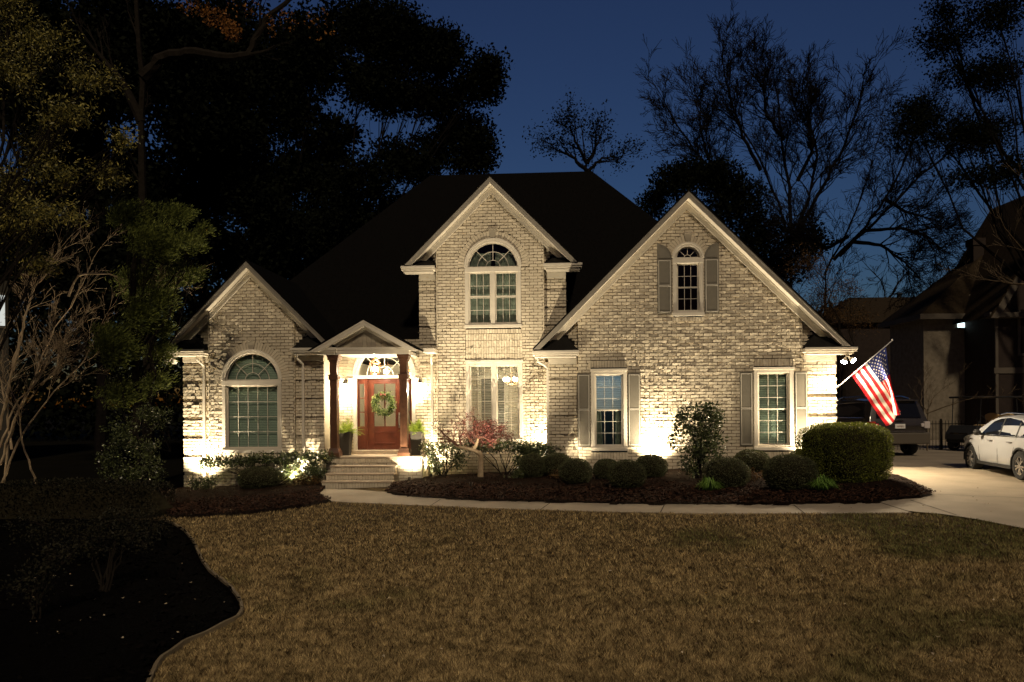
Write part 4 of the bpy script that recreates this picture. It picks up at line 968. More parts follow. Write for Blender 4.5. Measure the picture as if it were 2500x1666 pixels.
loose("camellia", (b.x, b.y + .1, b.z), [((0, 0, 1.55), (.66, .55, .48)), ((-.06, 0, 1.05), (.68, .5, .45)), ((.2, 0, .85), (.5, .42, .40)), ((-.18, .02, .52), (.38, .3, .30)), ((.25, 0, 1.6), (.48, .42, .38))], "tall round-topped camellia with glossy leaves against the brick between the shuttered windows", "shrub", L_CAM, 4300, .085, 3, shell=.5)
b = hw(-.2, -.15, 0); b.z = g(b.x, b.y)
H_ = "hedge shrubs under the lit lower window"
loose("hedge", b, [((-.95 + .38 * i, .05 * math.sin(i * 2), .98 - .02 * i), (.30, .26, .20)) for i in range(7)] + [((.5 + .3 * i, 0, .58), (.30, .26, .42)) for i in range(3)], "dense dark leafy hedge under the lit lower window, behind the red maple's trunk", "hedge", L_CAM, 7600, .065, 2, shell=.35, clump=.05)
b = hw(-2.05, .25, 0); b.z = g(b.x, b.y)
loose("loose_shrub", b, [((-.35, 0, .85), (.30, .25, .28)), ((.1, 0, .95), (.34, .25, .24)), ((.45, 0, .7), (.3, .25, .36)), ((-.2, 0, .45), (.36, .25, .25))], "open twiggy shrub with light glaring through it, right of the porch", "shrub", L_CAM, 2300, .075, 4, shell=.4, clump=.07)
b = hw(-7.0, -.42, 0); b.z = g(b.x, b.y) - .02
loose("hedge", b, [((-1.75 + .42 * i, .05 * math.sin(i * 2), .80 + .02 * i), (.30, .28, .17)) for i in range(9)] + [((1.3, 0, .55), (.38, .3, .33)), ((.6, 0, .55), (.4, .3, .26))], "long low leafy hedge under the arched window of the left gable", "hedge", L_CAM, 7400, .07, 2, shell=.35, clump=.05)
b = gp(486, 1206); b.y += .15
loose("small_shrub", b, [((-.15, 0, .25), (.25, .2, .18)), ((.2, 0, .32), (.25, .2, .2))], "small spiky shrub at the left corner of the left gable", "shrub", L_HOLLY, 900, .06, 3)
b = gp(735, 1196); b.y += .3
loose("small_shrub", b, [((-.1, 0, .26), (.25, .2, .16)), ((.25, 0, .22), (.22, .2, .14))], "small reddish twiggy shrub in front of the hedge near the steps", "shrub", L_BRN, 900, .05, 3)
b = gp(1375, 1195); b.y += 1.3; b.z = g(b.x, b.y) + .05
loose("small_shrub", b, [((0, 0, .16), (.3, .2, .12))], "low orange-brown tuft of leaves between the round shrubs right of the hedge", "shrub", L_BRN, 420, .06, 3)
b = gp(1845, 1192); b.y += .5; b.z = g(b.x, b.y) + .05
loose("small_shrub", b, [((0, 0, .16), (.34, .22, .12))], "low brown twiggy tuft between the two broad mounds", "shrub", L_BRN, 420, .06, 3)
b = gp(1265, 1180); b.y += .2; b.z = g(b.x, b.y) + .05
loose("small_shrub", b, [((0, 0, .14), (.3, .2, .10))], "low straggly shrub at the foot of the hedge below the pale green ball", "shrub", L_HOLLY, 420, .06, 3)
# grassy tufts
def tuft(px, py, wpx, hpx, label):
    b = gp(px, py); b.z += .06; s = b.y / F; r = wpx * s / 2; h = hpx * s; n = 230; a = NR.uniform(0, 6.28, n); t = NR.uniform(0, 1, n) ** .6; ln = r * (.35 + .8 * t) * NR.uniform(.7, 1.2, n)
    x0 = np.cos(a) * r * .25 * t; y0 = np.sin(a) * r * .25 * t; x1 = np.cos(a) * ln * .8; y1 = np.sin(a) * ln * .8; z1 = h * (1.15 - .5 * t) * NR.uniform(.6, 1.1, n); x2 = np.cos(a) * ln * 1.15; y2 = np.sin(a) * ln * 1.15; z2 = z1 * NR.uniform(.35, .95, n); w_ = .009
    ox, oy = -np.sin(a) * w_, np.cos(a) * w_; st = lambda x, y, z: np.stack([x, y, z], 1)
    V = np.concatenate([np.stack([st(x0 - ox, y0 - oy, 0 * a), st(x0 + ox, y0 + oy, 0 * a), st(x1 + ox, y1 + oy, z1), st(x1 - ox, y1 - oy, z1)], 1), np.stack([st(x1 - ox, y1 - oy, z1), st(x1 + ox, y1 + oy, z1), st(x2 + ox * .2, y2, z2), st(x2 - ox * .2, y2, z2)], 1)]).reshape(-1, 3)
    o = poly_mesh("liriope_clump", V, L_TUFT, 4); o.location = b; tag(o, label, "grassy plant", "bright green grassy clumps at the front of the right bed")
tuft(1731, 1207, 58, 32, "bright green grassy clump in front of the greyish mound right of the camellia"); tuft(2006, 1206, 76, 36, "bright green grassy clump between the widest mound and the big clipped bush")
# planters with ferns
def planter(X, label):
    p = hw(X, .5, .46); o = empty("planter", p, -TH, label, "planter", "tall tapered planters with ferns on the porch")
    m = MB(); V = []
    for (h, z) in ((.125, 0), (.175, .62), (.185, .70), (.165, .70), (.155, .60)): V += [(-h, -h, z), (h, -h, z), (h, h, z), (-h, h, z)]
    m.add(V, [(3, 2, 1, 0), (16, 17, 18, 19)] + [(4 * k + j, 4 * k + (j + 1) % 4, 4 * k + 4 + (j + 1) % 4, 4 * k + 4 + j) for k in range(4) for j in range(4)]); m.build("pot", M_POT, o, bevel=.006)
    rr = random.Random(int(X * 10)); VV = []; stm = MB()
    for i in range(60):
        a = rr.uniform(0, 6.28); el = rr.uniform(.35, 1.45); ln = rr.uniform(.35, .62); r0 = rr.uniform(0, .08); pts = []
        for t in range(9):
            u = t / 8; rad = r0 + ln * u * math.cos(el); z = .62 + ln * u * math.sin(el) - .42 * (1.4 - el * .7) * u * u * ln; pts.append(Vector((rad * math.cos(a), rad * math.sin(a), z)))
        stm.tube(pts, [.003] * 9, n=3, caps=False)
        for t in range(1, 9):
            for s_ in (-1, 1):
                q = pts[t]; tg = (pts[t] - pts[t - 1]).normalized(); sd = Vector((-math.sin(a), math.cos(a), 0)) * s_; l_ = .075 * math.sin(math.pi * (t / 9) ** .7) + .012
                for w_ in (0, .5):
                    b_ = q - tg * ln / 8 * w_; tip = b_ + (sd * .9 + tg * .45).normalized() * l_ + Vector((0, 0, -.01)); VV += [b_ - tg * .007, b_ + (tip - b_) * .5 - tg * .008, tip, b_ + (tip - b_) * .5 + tg * .012]
    poly_mesh("fern", np.array([tuple(v) for v in VV]), L_FERN, 4, o); stm.build("fern_stem", L_FERN, o)
planter(-4.99, "charcoal planter with a bright green fern left of the front door, beside the left column"); planter(-2.86, "charcoal planter with a bright green fern right of the front door, beside the right column")
# wreath on the door
W_ = empty("door_wreath", hw(DX - .02, yE - .03, 1.98), -TH, "green leafy wreath with a small bow hanging on the front door", "wreath")
n = 2600; a = NR.uniform(0, 6.28, n); rr_ = NR.normal(0, .052, n); P = np.stack([np.cos(a) * (.275 + rr_), NR.uniform(-.07, .005, n), np.sin(a) * (.275 + rr_)], 1); D = np.stack([-np.sin(a) + np.cos(a) * .6, -.5 + 0 * a, np.cos(a) + np.sin(a) * .6], 1)
poly_mesh("wreath_leaves", leaf_polys(P, D, .062, .5, .6), L_WREATH, 4, W_)
m = MB(); m.tube([(.275 * math.cos(2 * math.pi * i / 24), -.02, .275 * math.sin(2 * math.pi * i / 24)) for i in range(25)], [.03] * 25, n=6, caps=False); m.build("wreath_ring", M_INNER, W_)
m = MB()
for s_ in (-1, 1): m.add([(0, -.09, .29), (s_ * .08, -.11, .34), (s_ * .09, -.10, .25), (s_ * .012, -.1, .28), (s_ * .05, -.09, .14)], [(0, 1, 2), (3, 0, 4)])
m.build("bow", mat("bow_ribbon", (.35, .12, .10), .7), W_)

# ---- branching
def grow(mb, p, d, ln, r, lvl, rr, up=.15, spread=.55, kids=4, shr=.55, wob=.12, seg=4, tips=None, minr=.004):
    pts = [Vector(p)]; d = Vector(d).normalized(); rad = [r]
    for i in range(seg):
        d = (d + Vector((rr.gauss(0, wob), rr.gauss(0, wob), rr.gauss(0, wob) + up * .25))).normalized(); pts.append(pts[-1] + d * ln / seg); rad.append(max(minr, r * (1 - .62 * (i + 1) / seg)))
    mb.tube(pts, rad, n=6 if r > .05 else (4 if r > .02 else 3), caps=False)
    if lvl <= 0:
        if tips is not None: tips.append(pts[-1])
        return
    for k in range(kids):
        t = .25 + .75 * (k + rr.uniform(.2, 1)) / kids; t = min(t, .99); j = min(int(t * seg), seg - 1); q = pts[j].lerp(pts[j + 1], t * seg - j); dd = (pts[j + 1] - pts[j]).normalized()
        ax = dd.cross(Vector((rr.gauss(0, 1), rr.gauss(0, 1), rr.gauss(0, 1)))).normalized(); nd = (dd * math.cos(spread) + ax * math.sin(spread * rr.uniform(.7, 1.3))); nd.z += up
        grow(mb, q, nd, ln * shr * rr.uniform(.75, 1.2), max(minr, rad[j] * .6), lvl - 1, rr, up, spread, kids, shr, wob, max(2, seg - 1), tips, minr)
def stem_tree(name, stems, depth, label, cat, group, bark, sr, lvl1, kids, levels, seed, up=.2, spread=.5, leafmat=None, leaf=.1, nleaf=0, minr=.006, base_to=None, t0=.3, dy=1.2, extra=None, side=7, wob=.13):
    """stems: lists of photo pixels drawn at a depth, from the base outwards"""
    rr = random.Random(seed); mb = MB(); tips = []; b = wp(*stems[0][0], depth); base = Vector((b.x, depth, g(b.x, depth)))
    if base_to: base = Vector((wp(base_to, 999, depth).x, depth, 0)); base.z = g(base.x, depth)
    tr = MB(); tw = MB()
    for si, st in enumerate(stems):
        yo = rr.uniform(-dy, dy); P = [wp(px, py, depth) - base for px, py in st]; n = len(P)
        for i, q in enumerate(P): q.y += yo * (i / max(1, n - 1)) * 1.5
        if si == 0 or (P[0].z < 3 and (P[0].xy).length > .3 and depth > 25): P = [Vector((P[0].x * .4, 0, -.1))] + P; n += 1
        r0 = sr * rr.uniform(.75, 1.0); rad = [r0 * (1 - .72 * i / (n - 1)) for i in range(n)]
        Q = res(P, n * 3); rd = [r0 * (1 - .72 * i / (len(Q) - 1)) for i in range(len(Q))]
        for i in range(1, len(Q) - 1): Q[i] = Q[i] + Vector((rr.gauss(0, .02), rr.gauss(0, .02), 0)) * depth * .05
        tr.tube(Q, rd, n=side)
        L = sum((P[i + 1] - P[i]).length for i in range(n - 1)); m_ = len(Q)
        for k in range(lvl1[0]):
            t = t0 + (1 - t0) * (k + rr.random()) / lvl1[0]; j = min(int(t * (m_ - 1)), m_ - 2); q = Q[j].lerp(Q[j + 1], t * (m_ - 1) - j); dd = (Q[j + 1] - Q[j]).normalized()
            ax = dd.cross(Vector((rr.gauss(0, 1), rr.gauss(0, 1), rr.gauss(0, 1)))).normalized(); nd = dd * math.cos(spread) + ax * math.sin(spread); nd.z += up
            grow(tw, q, nd, lvl1[1] * rr.uniform(.6, 1.15) * (1.1 - .35 * t), rd[j] * .5, levels, rr, up, spread, kids, .58, wob, 4, tips, minr)
        grow(tw, Q[-1], (Q[-1] - Q[-2]), lvl1[1] * .9, rd[-1] * .9, levels, rr, up, spread, kids, .58, wob, 4, tips, minr)
    o = empty(name, base, 0, label, cat, group); tr.build("trunk", bark, o); tw.build("branches", bark, o)
    if nleaf and tips:
        T = np.array([tuple(t) for t in tips]); I = NR.randint(0, len(T), nleaf); P = T[I] + NR.normal(0, leaf * 1.6, (nleaf, 3)); poly_mesh("foliage", leaf_polys(P, NR.normal(0, 1, (nleaf, 3)), leaf, .55, .5), leafmat, 4, o)
    return o
z5 = lambda L: [(1500 + x / 2.24, 50 + y / 2.24) for x, y in L]
stem_tree("bare_tree", [z5(s) for s in ([(960, 1330), (960, 1260), (880, 1000), (800, 820), (700, 660), (600, 560), (480, 500)], [(970, 1240), (975, 950), (935, 650), (940, 400), (930, 300)], [(975, 1200), (1080, 950), (1130, 700), (1090, 500), (1080, 350)],
    [(985, 1200), (1100, 960), (1200, 760), (1260, 560), (1290, 440)], [(760, 1260), (650, 980), (520, 830), (420, 720), (330, 590), (270, 500)], [(700, 1000), (560, 850), (500, 600), (480, 400)], [(930, 650), (830, 560), (780, 430), (720, 300)], [(1000, 880), (1060, 720), (980, 520)], [(800, 820), (690, 640), (600, 450), (560, 330)])],
    44, "wide bare multi-stemmed tree fanning out behind the big right gable", "tree", "bare trees behind the house", M_BARKB, .13, (22, 2.3), 4, 3, 21, up=.10, spread=.62, minr=.012, t0=.28, wob=.11)
stem_tree("bare_tree", [z5(s) for s in ([(1150, 1400), (1180, 1330), (1280, 1180), (1400, 960), (1480, 700), (1540, 560)], [(1200, 1310), (1370, 1120), (1480, 960), (1560, 760), (1600, 600)], [(1230, 1290), (1440, 1080), (1600, 900), (1750, 770), (1850, 640)],
    [(1370, 1150), (1560, 1140), (1680, 1180), (1760, 1260)], [(1300, 1210), (1480, 1220), (1640, 1310), (1740, 1400)], [(1480, 980), (1620, 1040), (1760, 1060)], [(1280, 1180), (1180, 1240), (1100, 1130)])],
    37, "bare tree leaning right above the flag, with drooping outer branches", "tree", "bare trees behind the house", M_BARKB, .11, (18, 2.1), 4, 3, 22, up=.06, spread=.62, minr=.010, t0=.28, wob=.11)
stem_tree("bare_tree", [[(2165, 740), (2170, 690), (2150, 650)], [(2165, 740), (2190, 690), (2215, 655)]], 55, "small bare tree low in the gap right of the gable", "tree", "bare trees behind the house", M_BARKB, .12, (7, 1.6), 4, 2, 23, minr=.012, t0=.1)
stem_tree("small_tree", [[(1435, 440), (1432, 380), (1425, 330)], [(1434, 420), (1470, 380), (1500, 370)], [(1434, 420), (1395, 385), (1360, 375)], [(1434, 400), (1400, 350), (1390, 330)], [(1434, 400), (1460, 350), (1465, 335)]], 62, "small airy tree showing over the roof ridge", "tree", None, M_BARKB, .20, (6, 2.0), 3, 2, 24, up=.05, leafmat=L_BACK, leaf=.22, nleaf=3000, minr=.014, t0=.3)
# ---- big leafy crowns from lobes
def lobe_tree(name, trunk, lobes, depth, label, cat, group, bark, mt, n, leaf, tr_r, seed, asp=.6, clump=.28, sh=.3, dyf=.8, dirv=None, per=16, jit=.9, squash=.85):
    rr = random.Random(seed); b = wp(*trunk[0], depth); base = Vector((b.x, depth, g(b.x, depth))); o = empty(name, base, 0, label, cat, group)
    P = [wp(x, y, depth) - base for x, y in trunk]; T = [Vector((P[0].x, 0, -.1))] + P; Q = res(T, 14)
    for i in range(1, 13): Q[i] = Q[i] + Vector((rr.gauss(0, .06), rr.gauss(0, .06), 0))
    mb = MB(); mb.tube(Q, [tr_r * (1 - .6 * i / 13) for i in range(14)], n=9); tw = MB(); V = []; s = depth / F; tot = sum(l[2] * l[3] for l in lobes)
    for (cx, cy, rx, ry) in lobes:
        c = wp(cx, cy, depth) - base; c.y = rr.uniform(-1, 1) * rx * s * dyf; r = (rx * s, (rx + ry) / 2 * s * .9, ry * s)
        k = int(n * rx * ry / tot); nc = max(6, k // per); C, D = ell_pts(tuple(c), r, nc, sh); I = NR.randint(0, nc, k); N_ = ell_pts((0, 0, 0), (1.9 * clump,) * 3, k)[0] * NR.uniform(.6, 1.25, (nc, 1))[I]; N_[:, 2] *= squash; PP = C[I] + N_
        dd = D[I] if dirv is None else D[I] * .6 + np.array([dirv]); V.append(leaf_polys(PP, dd, leaf, asp, jit))
        j = max(3, min(12, int(13 * (c.z * .55) / max(.1, Q[-1].z)))); a = Q[j] if c.z > Q[j].z * .8 else Q[3]
        mid = a.lerp(c, .5) + Vector((rr.gauss(0, .3), rr.gauss(0, .3), -.08 * (c - a).length)); lim = res([a, mid, c], 7)
        for i in range(1, 6): lim[i] = lim[i] + Vector((rr.gauss(0, .07), rr.gauss(0, .07), rr.gauss(0, .07)))
        r0 = tr_r * .24; tw.tube(lim, [r0 * (1 - .75 * i / 6) for i in range(7)], n=6)
        for q in range(min(nc, 16)):
            e = Vector(C[q]); a2 = lim[rr.randint(3, 6)]; m2 = a2.lerp(e, .5) + Vector((rr.gauss(0, .15), rr.gauss(0, .15), rr.gauss(0, .12))); tw.tube([a2, m2, e], [r0 * .25, r0 * .15, r0 * .05 + .004], n=4, caps=False)
    mb.build("trunk", bark, o); tw.build("branches", bark, o); poly_mesh("crown", np.concatenate(V), mt, 4, o); return o
GB = "dark leafy trees behind the house on the left"
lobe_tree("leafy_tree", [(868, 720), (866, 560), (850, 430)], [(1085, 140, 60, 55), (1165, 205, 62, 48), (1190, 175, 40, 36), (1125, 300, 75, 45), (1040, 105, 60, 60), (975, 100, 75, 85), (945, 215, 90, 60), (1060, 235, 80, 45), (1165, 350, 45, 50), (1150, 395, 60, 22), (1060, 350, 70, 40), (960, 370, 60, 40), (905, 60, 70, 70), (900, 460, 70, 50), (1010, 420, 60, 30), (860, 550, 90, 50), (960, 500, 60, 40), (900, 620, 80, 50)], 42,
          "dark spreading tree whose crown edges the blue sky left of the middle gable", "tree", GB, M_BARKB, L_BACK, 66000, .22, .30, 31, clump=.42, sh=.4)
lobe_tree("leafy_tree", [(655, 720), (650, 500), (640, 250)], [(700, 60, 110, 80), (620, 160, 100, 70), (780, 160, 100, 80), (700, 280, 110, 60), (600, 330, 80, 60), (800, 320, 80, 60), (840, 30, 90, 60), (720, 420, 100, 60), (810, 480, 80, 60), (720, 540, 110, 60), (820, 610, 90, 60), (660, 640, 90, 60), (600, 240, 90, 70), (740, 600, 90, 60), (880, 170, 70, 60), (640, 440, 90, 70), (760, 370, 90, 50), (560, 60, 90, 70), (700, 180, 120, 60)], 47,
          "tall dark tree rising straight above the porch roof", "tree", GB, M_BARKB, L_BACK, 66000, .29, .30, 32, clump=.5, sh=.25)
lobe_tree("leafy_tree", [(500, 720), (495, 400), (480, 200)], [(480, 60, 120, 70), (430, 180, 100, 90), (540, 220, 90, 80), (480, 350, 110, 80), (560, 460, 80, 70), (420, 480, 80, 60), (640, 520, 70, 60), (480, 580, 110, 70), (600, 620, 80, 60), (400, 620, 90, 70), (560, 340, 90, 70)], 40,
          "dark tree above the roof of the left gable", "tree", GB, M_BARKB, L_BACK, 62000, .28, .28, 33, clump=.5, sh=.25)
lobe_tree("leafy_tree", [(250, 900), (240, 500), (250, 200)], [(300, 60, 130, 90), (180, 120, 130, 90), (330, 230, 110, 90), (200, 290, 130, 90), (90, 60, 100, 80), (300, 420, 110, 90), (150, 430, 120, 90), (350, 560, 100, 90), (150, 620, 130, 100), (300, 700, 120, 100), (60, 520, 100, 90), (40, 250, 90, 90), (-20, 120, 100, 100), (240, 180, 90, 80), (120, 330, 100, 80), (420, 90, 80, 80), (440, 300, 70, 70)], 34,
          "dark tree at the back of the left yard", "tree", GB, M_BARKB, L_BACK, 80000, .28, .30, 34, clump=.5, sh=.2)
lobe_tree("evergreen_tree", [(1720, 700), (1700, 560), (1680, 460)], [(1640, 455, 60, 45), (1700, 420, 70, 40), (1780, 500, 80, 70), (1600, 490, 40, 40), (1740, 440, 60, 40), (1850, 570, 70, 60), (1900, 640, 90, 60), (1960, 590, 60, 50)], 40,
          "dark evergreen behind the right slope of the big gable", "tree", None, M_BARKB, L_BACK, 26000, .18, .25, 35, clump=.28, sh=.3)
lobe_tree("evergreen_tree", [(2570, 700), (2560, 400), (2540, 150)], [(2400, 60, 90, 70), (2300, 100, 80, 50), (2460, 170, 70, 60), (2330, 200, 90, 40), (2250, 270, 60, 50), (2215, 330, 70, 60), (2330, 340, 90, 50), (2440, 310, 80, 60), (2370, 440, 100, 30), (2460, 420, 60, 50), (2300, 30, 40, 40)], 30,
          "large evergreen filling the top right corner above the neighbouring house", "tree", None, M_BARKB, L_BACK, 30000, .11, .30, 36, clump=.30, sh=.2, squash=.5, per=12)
lobe_tree("bushy_tree", [(2060, 1000), (2060, 850), (2050, 780)], [(2040, 760, 60, 70), (2110, 770, 50, 60), (2000, 720, 50, 60), (2080, 700, 50, 40), (1960, 650, 60, 50), (2040, 860, 40, 40)], 30,
          "brownish twiggy tree just right of the corner floodlight", "tree", None, M_BARK, L_BRN, 7000, .10, .12, 37, clump=.2, sh=.1, asp=.25)
lobe_tree("broadleaf_tree", [(-150, 1100), (-120, 700), (-30, 350)], [(60, 330, 80, 50), (150, 430, 90, 45), (190, 300, 90, 45), (50, 200, 90, 70), (250, 420, 60, 40), (150, 540, 110, 40), (30, 560, 60, 50), (300, 340, 40, 35), (10, 440, 70, 60), (100, 100, 100, 60), (20, 30, 70, 50), (200, 180, 80, 50), (60, 640, 80, 30)], 16,
          "broadleaf tree with yellow-green leaves catching the light at the left edge", "tree", None, M_BARK, L_YEL, 15000, .085, .20, 38, clump=.12, sh=.1, asp=.35, dirv=(.3, -.2, -.35))
lobe_tree("cedar_tree", [(330, 1180), (330, 900), (330, 560)], [(480, 600, 42, 26), (440, 665, 55, 28), (500, 560, 24, 14), (400, 600, 70, 50), (410, 730, 38, 30), (360, 770, 60, 50), (380, 860, 42, 30), (370, 930, 40, 28), (330, 680, 80, 50), (300, 850, 60, 60), (390, 800, 30, 24), (330, 530, 60, 40), (430, 520, 50, 24), (300, 960, 60, 40)], 19,
          "dense cedar with feathery green boughs reaching toward the left gable", "tree", None, M_BARK, L_CEDAR, 44000, .10, .14, 39, clump=.10, sh=.2, asp=.22, dirv=(.9, -.25, .55), jit=.35)
lobe_tree("holly_tree", [(345, 1185), (345, 1100), (345, 1050)], [(360, 1020, 45, 36), (350, 1110, 48, 50), (300, 1070, 40, 60), (385, 1150, 22, 34), (270, 1130, 40, 40), (320, 1160, 50, 30)], 18.3,
          "upright holly with small glossy leaves under the cedar boughs", "tree", None, M_BARK, L_HOLLY, 7000, .055, .07, 40, clump=.08, sh=.1)
# trunk with bare limb and orange leaves, top left
zt = lambda L: [(x, y) for x, y in L]
o = stem_tree("limbed_tree", [zt([(360, 900), (350, 500), (345, 160), (335, -60)]), zt([(350, 190), (395, 140), (470, 128), (560, 142), (608, 138), (630, 95), (650, 50), (690, 15), (740, -20)]), zt([(345, 300), (300, 200), (230, 120)])], 25,
     "tall trunk with one pale bare limb bending across the dark trees at top left", "tree", None, M_BARK, .22, (4, 1.5), 3, 2, 25, up=.05, minr=.006, t0=.55, dy=.3)
T = []; 
for (cx, cy, rx, ry, k) in ((565, 75, 24, 26, 260), (530, 45, 40, 22, 230), (480, 22, 50, 12, 130), (660, 60, 12, 26, 60), (705, 50, 30, 25, 50), (600, 20, 60, 16, 60), (780, 60, 40, 40, 50)):
    c = wp(cx, cy, 25) - o.location; P, D = ell_pts(tuple(c), (rx * 25 / F, .5, ry * 25 / F), k, .0); T.append(leaf_polys(P, D, .10, .6, .9))
poly_mesh("foliage", np.concatenate(T), L_ORG, 4, o)
# crape myrtle
zc = lambda L: [(x / 2.091, 500 + y / 2.091) for x, y in L]
stem_tree("crape_myrtle", [zc(s) for s in ([(10, 1460), (60, 1100), (130, 940), (230, 640), (350, 470), (430, 250)], [(0, 1150), (70, 900), (150, 700), (230, 430), (380, 260)], [(10, 1420), (100, 1200), (200, 1060), (330, 920), (450, 790), (530, 640)],
    [(0, 1330), (80, 1090), (190, 890), (290, 740), (400, 640)], [(0, 1240), (100, 1000), (210, 920), (300, 740)], [(20, 1050), (60, 880), (110, 690), (190, 430), (270, 340)], [(200, 1480), (190, 1360), (165, 1200), (160, 1000), (120, 850)], [(350, 470), (400, 350), (550, 350), (700, 410), (800, 420)], [(210, 920), (330, 850), (420, 780)], [(60, 1250), (20, 1050), (-30, 850)])],
    19.2, "crape myrtle with many pale bare stems fanning up from the left hedge", "tree", None, M_BARKC, .036, (8, .95), 4, 2, 26, up=.12, spread=.55, minr=.0035, t0=.5, dy=.6, leafmat=L_BRN, leaf=.035, nleaf=2500, side=6)
# fine twigs hanging in front of the neighbour's roof
stem_tree("bare_shrub", [[(2262, 1010), (2275, 985), (2300, 960), (2345, 935)], [(2262, 1010), (2262, 975), (2290, 930)], [(2262, 1010), (2330, 975), (2385, 968)]], 27, "slender bare shrub with pale twigs behind the dark vehicle", "shrub", None, M_BARKP, .025, (5, .7), 3, 2, 27, minr=.004)
stem_tree("bare_tree", [[(2620, 760), (2560, 680), (2500, 650), (2430, 615), (2390, 590)], [(2600, 720), (2520, 640), (2470, 560), (2430, 470)], [(2560, 690), (2500, 690), (2440, 670)]], 24, "thin bare branches reaching in from the right edge in front of the neighbouring roof", "tree", "bare trees behind the house", M_BARKP, .05, (6, .9), 3, 2, 28, minr=.004)
# red maple
b = gp(1176, 1176); dM = b.y + .2
zm = lambda L: [(1060 + x / 6.532, 980 + y / 6.532) for x, y in L]
maple = empty("japanese_maple", (b.x, dM, g(b.x, dM) + .05), 0, "small red-leaved maple with a crooked pale trunk in front of the lit lower window", "tree"); rr = random.Random(5); bs = Vector(maple.location)
tr = MB(); Mx = lambda L, dy=0: [wp(px, py, dM) - bs + Vector((0, dy * i / len(L), 0)) for i, (px, py) in enumerate(zm(L))]
def limb(L, r0, r1, dy=0.0, n=7): P = res(Mx(L, dy), len(L) * 3); tr.tube(P, [r0 + (r1 - r0) * i / (len(P) - 1) for i in range(len(P))], n=n); return P
limb([(742, 1320), (740, 1100), (742, 950), (745, 860), (700, 810)], .085, .075, 0, 10); A1 = limb([(735, 850), (650, 790), (540, 755), (430, 740), (330, 690)], .075, .04); A2 = limb([(620, 780), (660, 720), (690, 640), (700, 600)], .06, .035); limb([(560, 770), (480, 740), (420, 745)], .05, .03)
tr.build("trunk", M_BARKM, maple); tr = MB(); tips = []
for L_, dy in (([(330, 690), (250, 600), (160, 540), (100, 470), (40, 430)], .2), ([(330, 690), (300, 600), (330, 520), (320, 400)], -.3), ([(420, 740), (300, 650), (200, 600), (110, 590), (70, 600)], -.4), ([(430, 700), (400, 600), (450, 500), (470, 350)], .3), ([(640, 670), (560, 600), (530, 500), (470, 300)], -.2),
              ([(700, 600), (760, 560), (850, 600), (930, 640)], -.3), ([(700, 610), (690, 520), (760, 420), (850, 300)], .2), ([(700, 600), (820, 540), (950, 470), (1080, 420)], -.2), ([(700, 600), (650, 500), (620, 380), (640, 250)], .3), ([(850, 590), (980, 600), (1100, 560)], .1), ([(300, 630), (180, 650), (60, 660)], .2), ([(760, 560), (900, 560), (1040, 540)], .4)):
    P = limb(L_, .026, .010, dy, 5)
    for k in range(7):
        q = P[rr.randint(2, len(P) - 1)]; grow(tr, q, Vector((rr.gauss(0, 1), rr.gauss(0, .8), rr.uniform(-.1, 1))), .20, .008, 2, rr, .08, .7, 3, .7, .22, 3, tips, .0035)
tr.build("branches", mat("maple_twig", (.10, .045, .03), .9), maple)
T = np.array([tuple(t) for t in tips]); xr = (T[:, 0] + bs.x); wgt = np.clip((xr - (wp(1120, 1000, dM).x)) * 1.6 + .12, .06, 1.0); wgt /= wgt.sum(); I = NR.choice(len(T), 4600, p=wgt); P = T[I] + NR.normal(0, .055, (4600, 3)); poly_mesh("crown", leaf_polys(P, NR.normal(0, 1, (4600, 3)), .042, .55, .5), L_RED, 4, maple)
# long dark hedge and foreground shrubs on the island
def band(name, label, cat, path, hs, wd, mt, n, leaf, m_core=True, group=None, kind=None, clump=.05):
    P = res(path, 60); o = empty(name, P[30], 0, label, cat, group); c0 = Vector(P[30]); I = NR.randint(0, 59, n); f = NR.uniform(0, 1, n); a = NR.uniform(0, math.pi, n); V = []
    A = np.array([tuple(p) for p in P]); Q = A[I] * (1 - f[:, None]) + A[I + 1] * f[:, None]; hh = np.interp(I + f, np.linspace(0, 59, len(hs)), hs); k = NR.uniform(.85, 1.03, n)
    sx = np.sign(np.cos(a)) * np.abs(np.cos(a)) ** .5; sz = np.abs(np.sin(a)) ** .6; T = A[I + 1] - A[I]; T /= np.linalg.norm(T, axis=1, keepdims=True); S_ = np.stack([-T[:, 1], T[:, 0], 0 * I], 1)
    lump = 1 + .12 * (vnoise(Q[:, 0], a * 2, .5, 3) - .5); X = Q + S_ * (sx * wd * k * lump)[:, None]; X[:, 2] += hh * sz * k * lump
    V = leaf_polys(X - np.array([tuple(c0)]), S_ * sx[:, None] + np.array([[0, 0, .6]]), leaf, .55, .8); poly_mesh("foliage", V, mt, 4, o)
    m = MB(); n_ = 10
    for i, p in enumerate(P):
        t = (P[min(i + 1, 59)] - P[max(i - 1, 0)]).normalized(); s = Vector((-t.y, t.x, 0)); h = np.interp(i, np.linspace(0, 59, len(hs)), hs) * min(1, .2 + (59 - i) / 4, .2 + i / 4)
        for j in range(n_ + 1): q = math.pi * j / n_; m.v.append(tuple(p - c0 + s * (math.copysign(abs(math.cos(q)) ** .5, math.cos(q)) * wd * .85) + Vector((0, 0, h * .86 * abs(math.sin(q)) ** .6))))
    for i in range(59):
        for j in range(n_): a_ = i * (n_ + 1) + j; m.f.append((a_, a_ + 1, a_ + n_ + 2, a_ + n_ + 1)); m.m.append(0)
    m.f.append(tuple(range(n_ + 1))); m.m.append(0); m.f.append(tuple(59 * (n_ + 1) + j for j in range(n_, -1, -1))); m.m.append(0)
    m.build("dark_core", M_INNER, o); return o  # added dark core blocks light through the hedge leaves
L_DH = leaf_mat("dark_hedge_leaf", (.028, .025, .013), (.005, .006, .003), .6, .1, spec=.12)
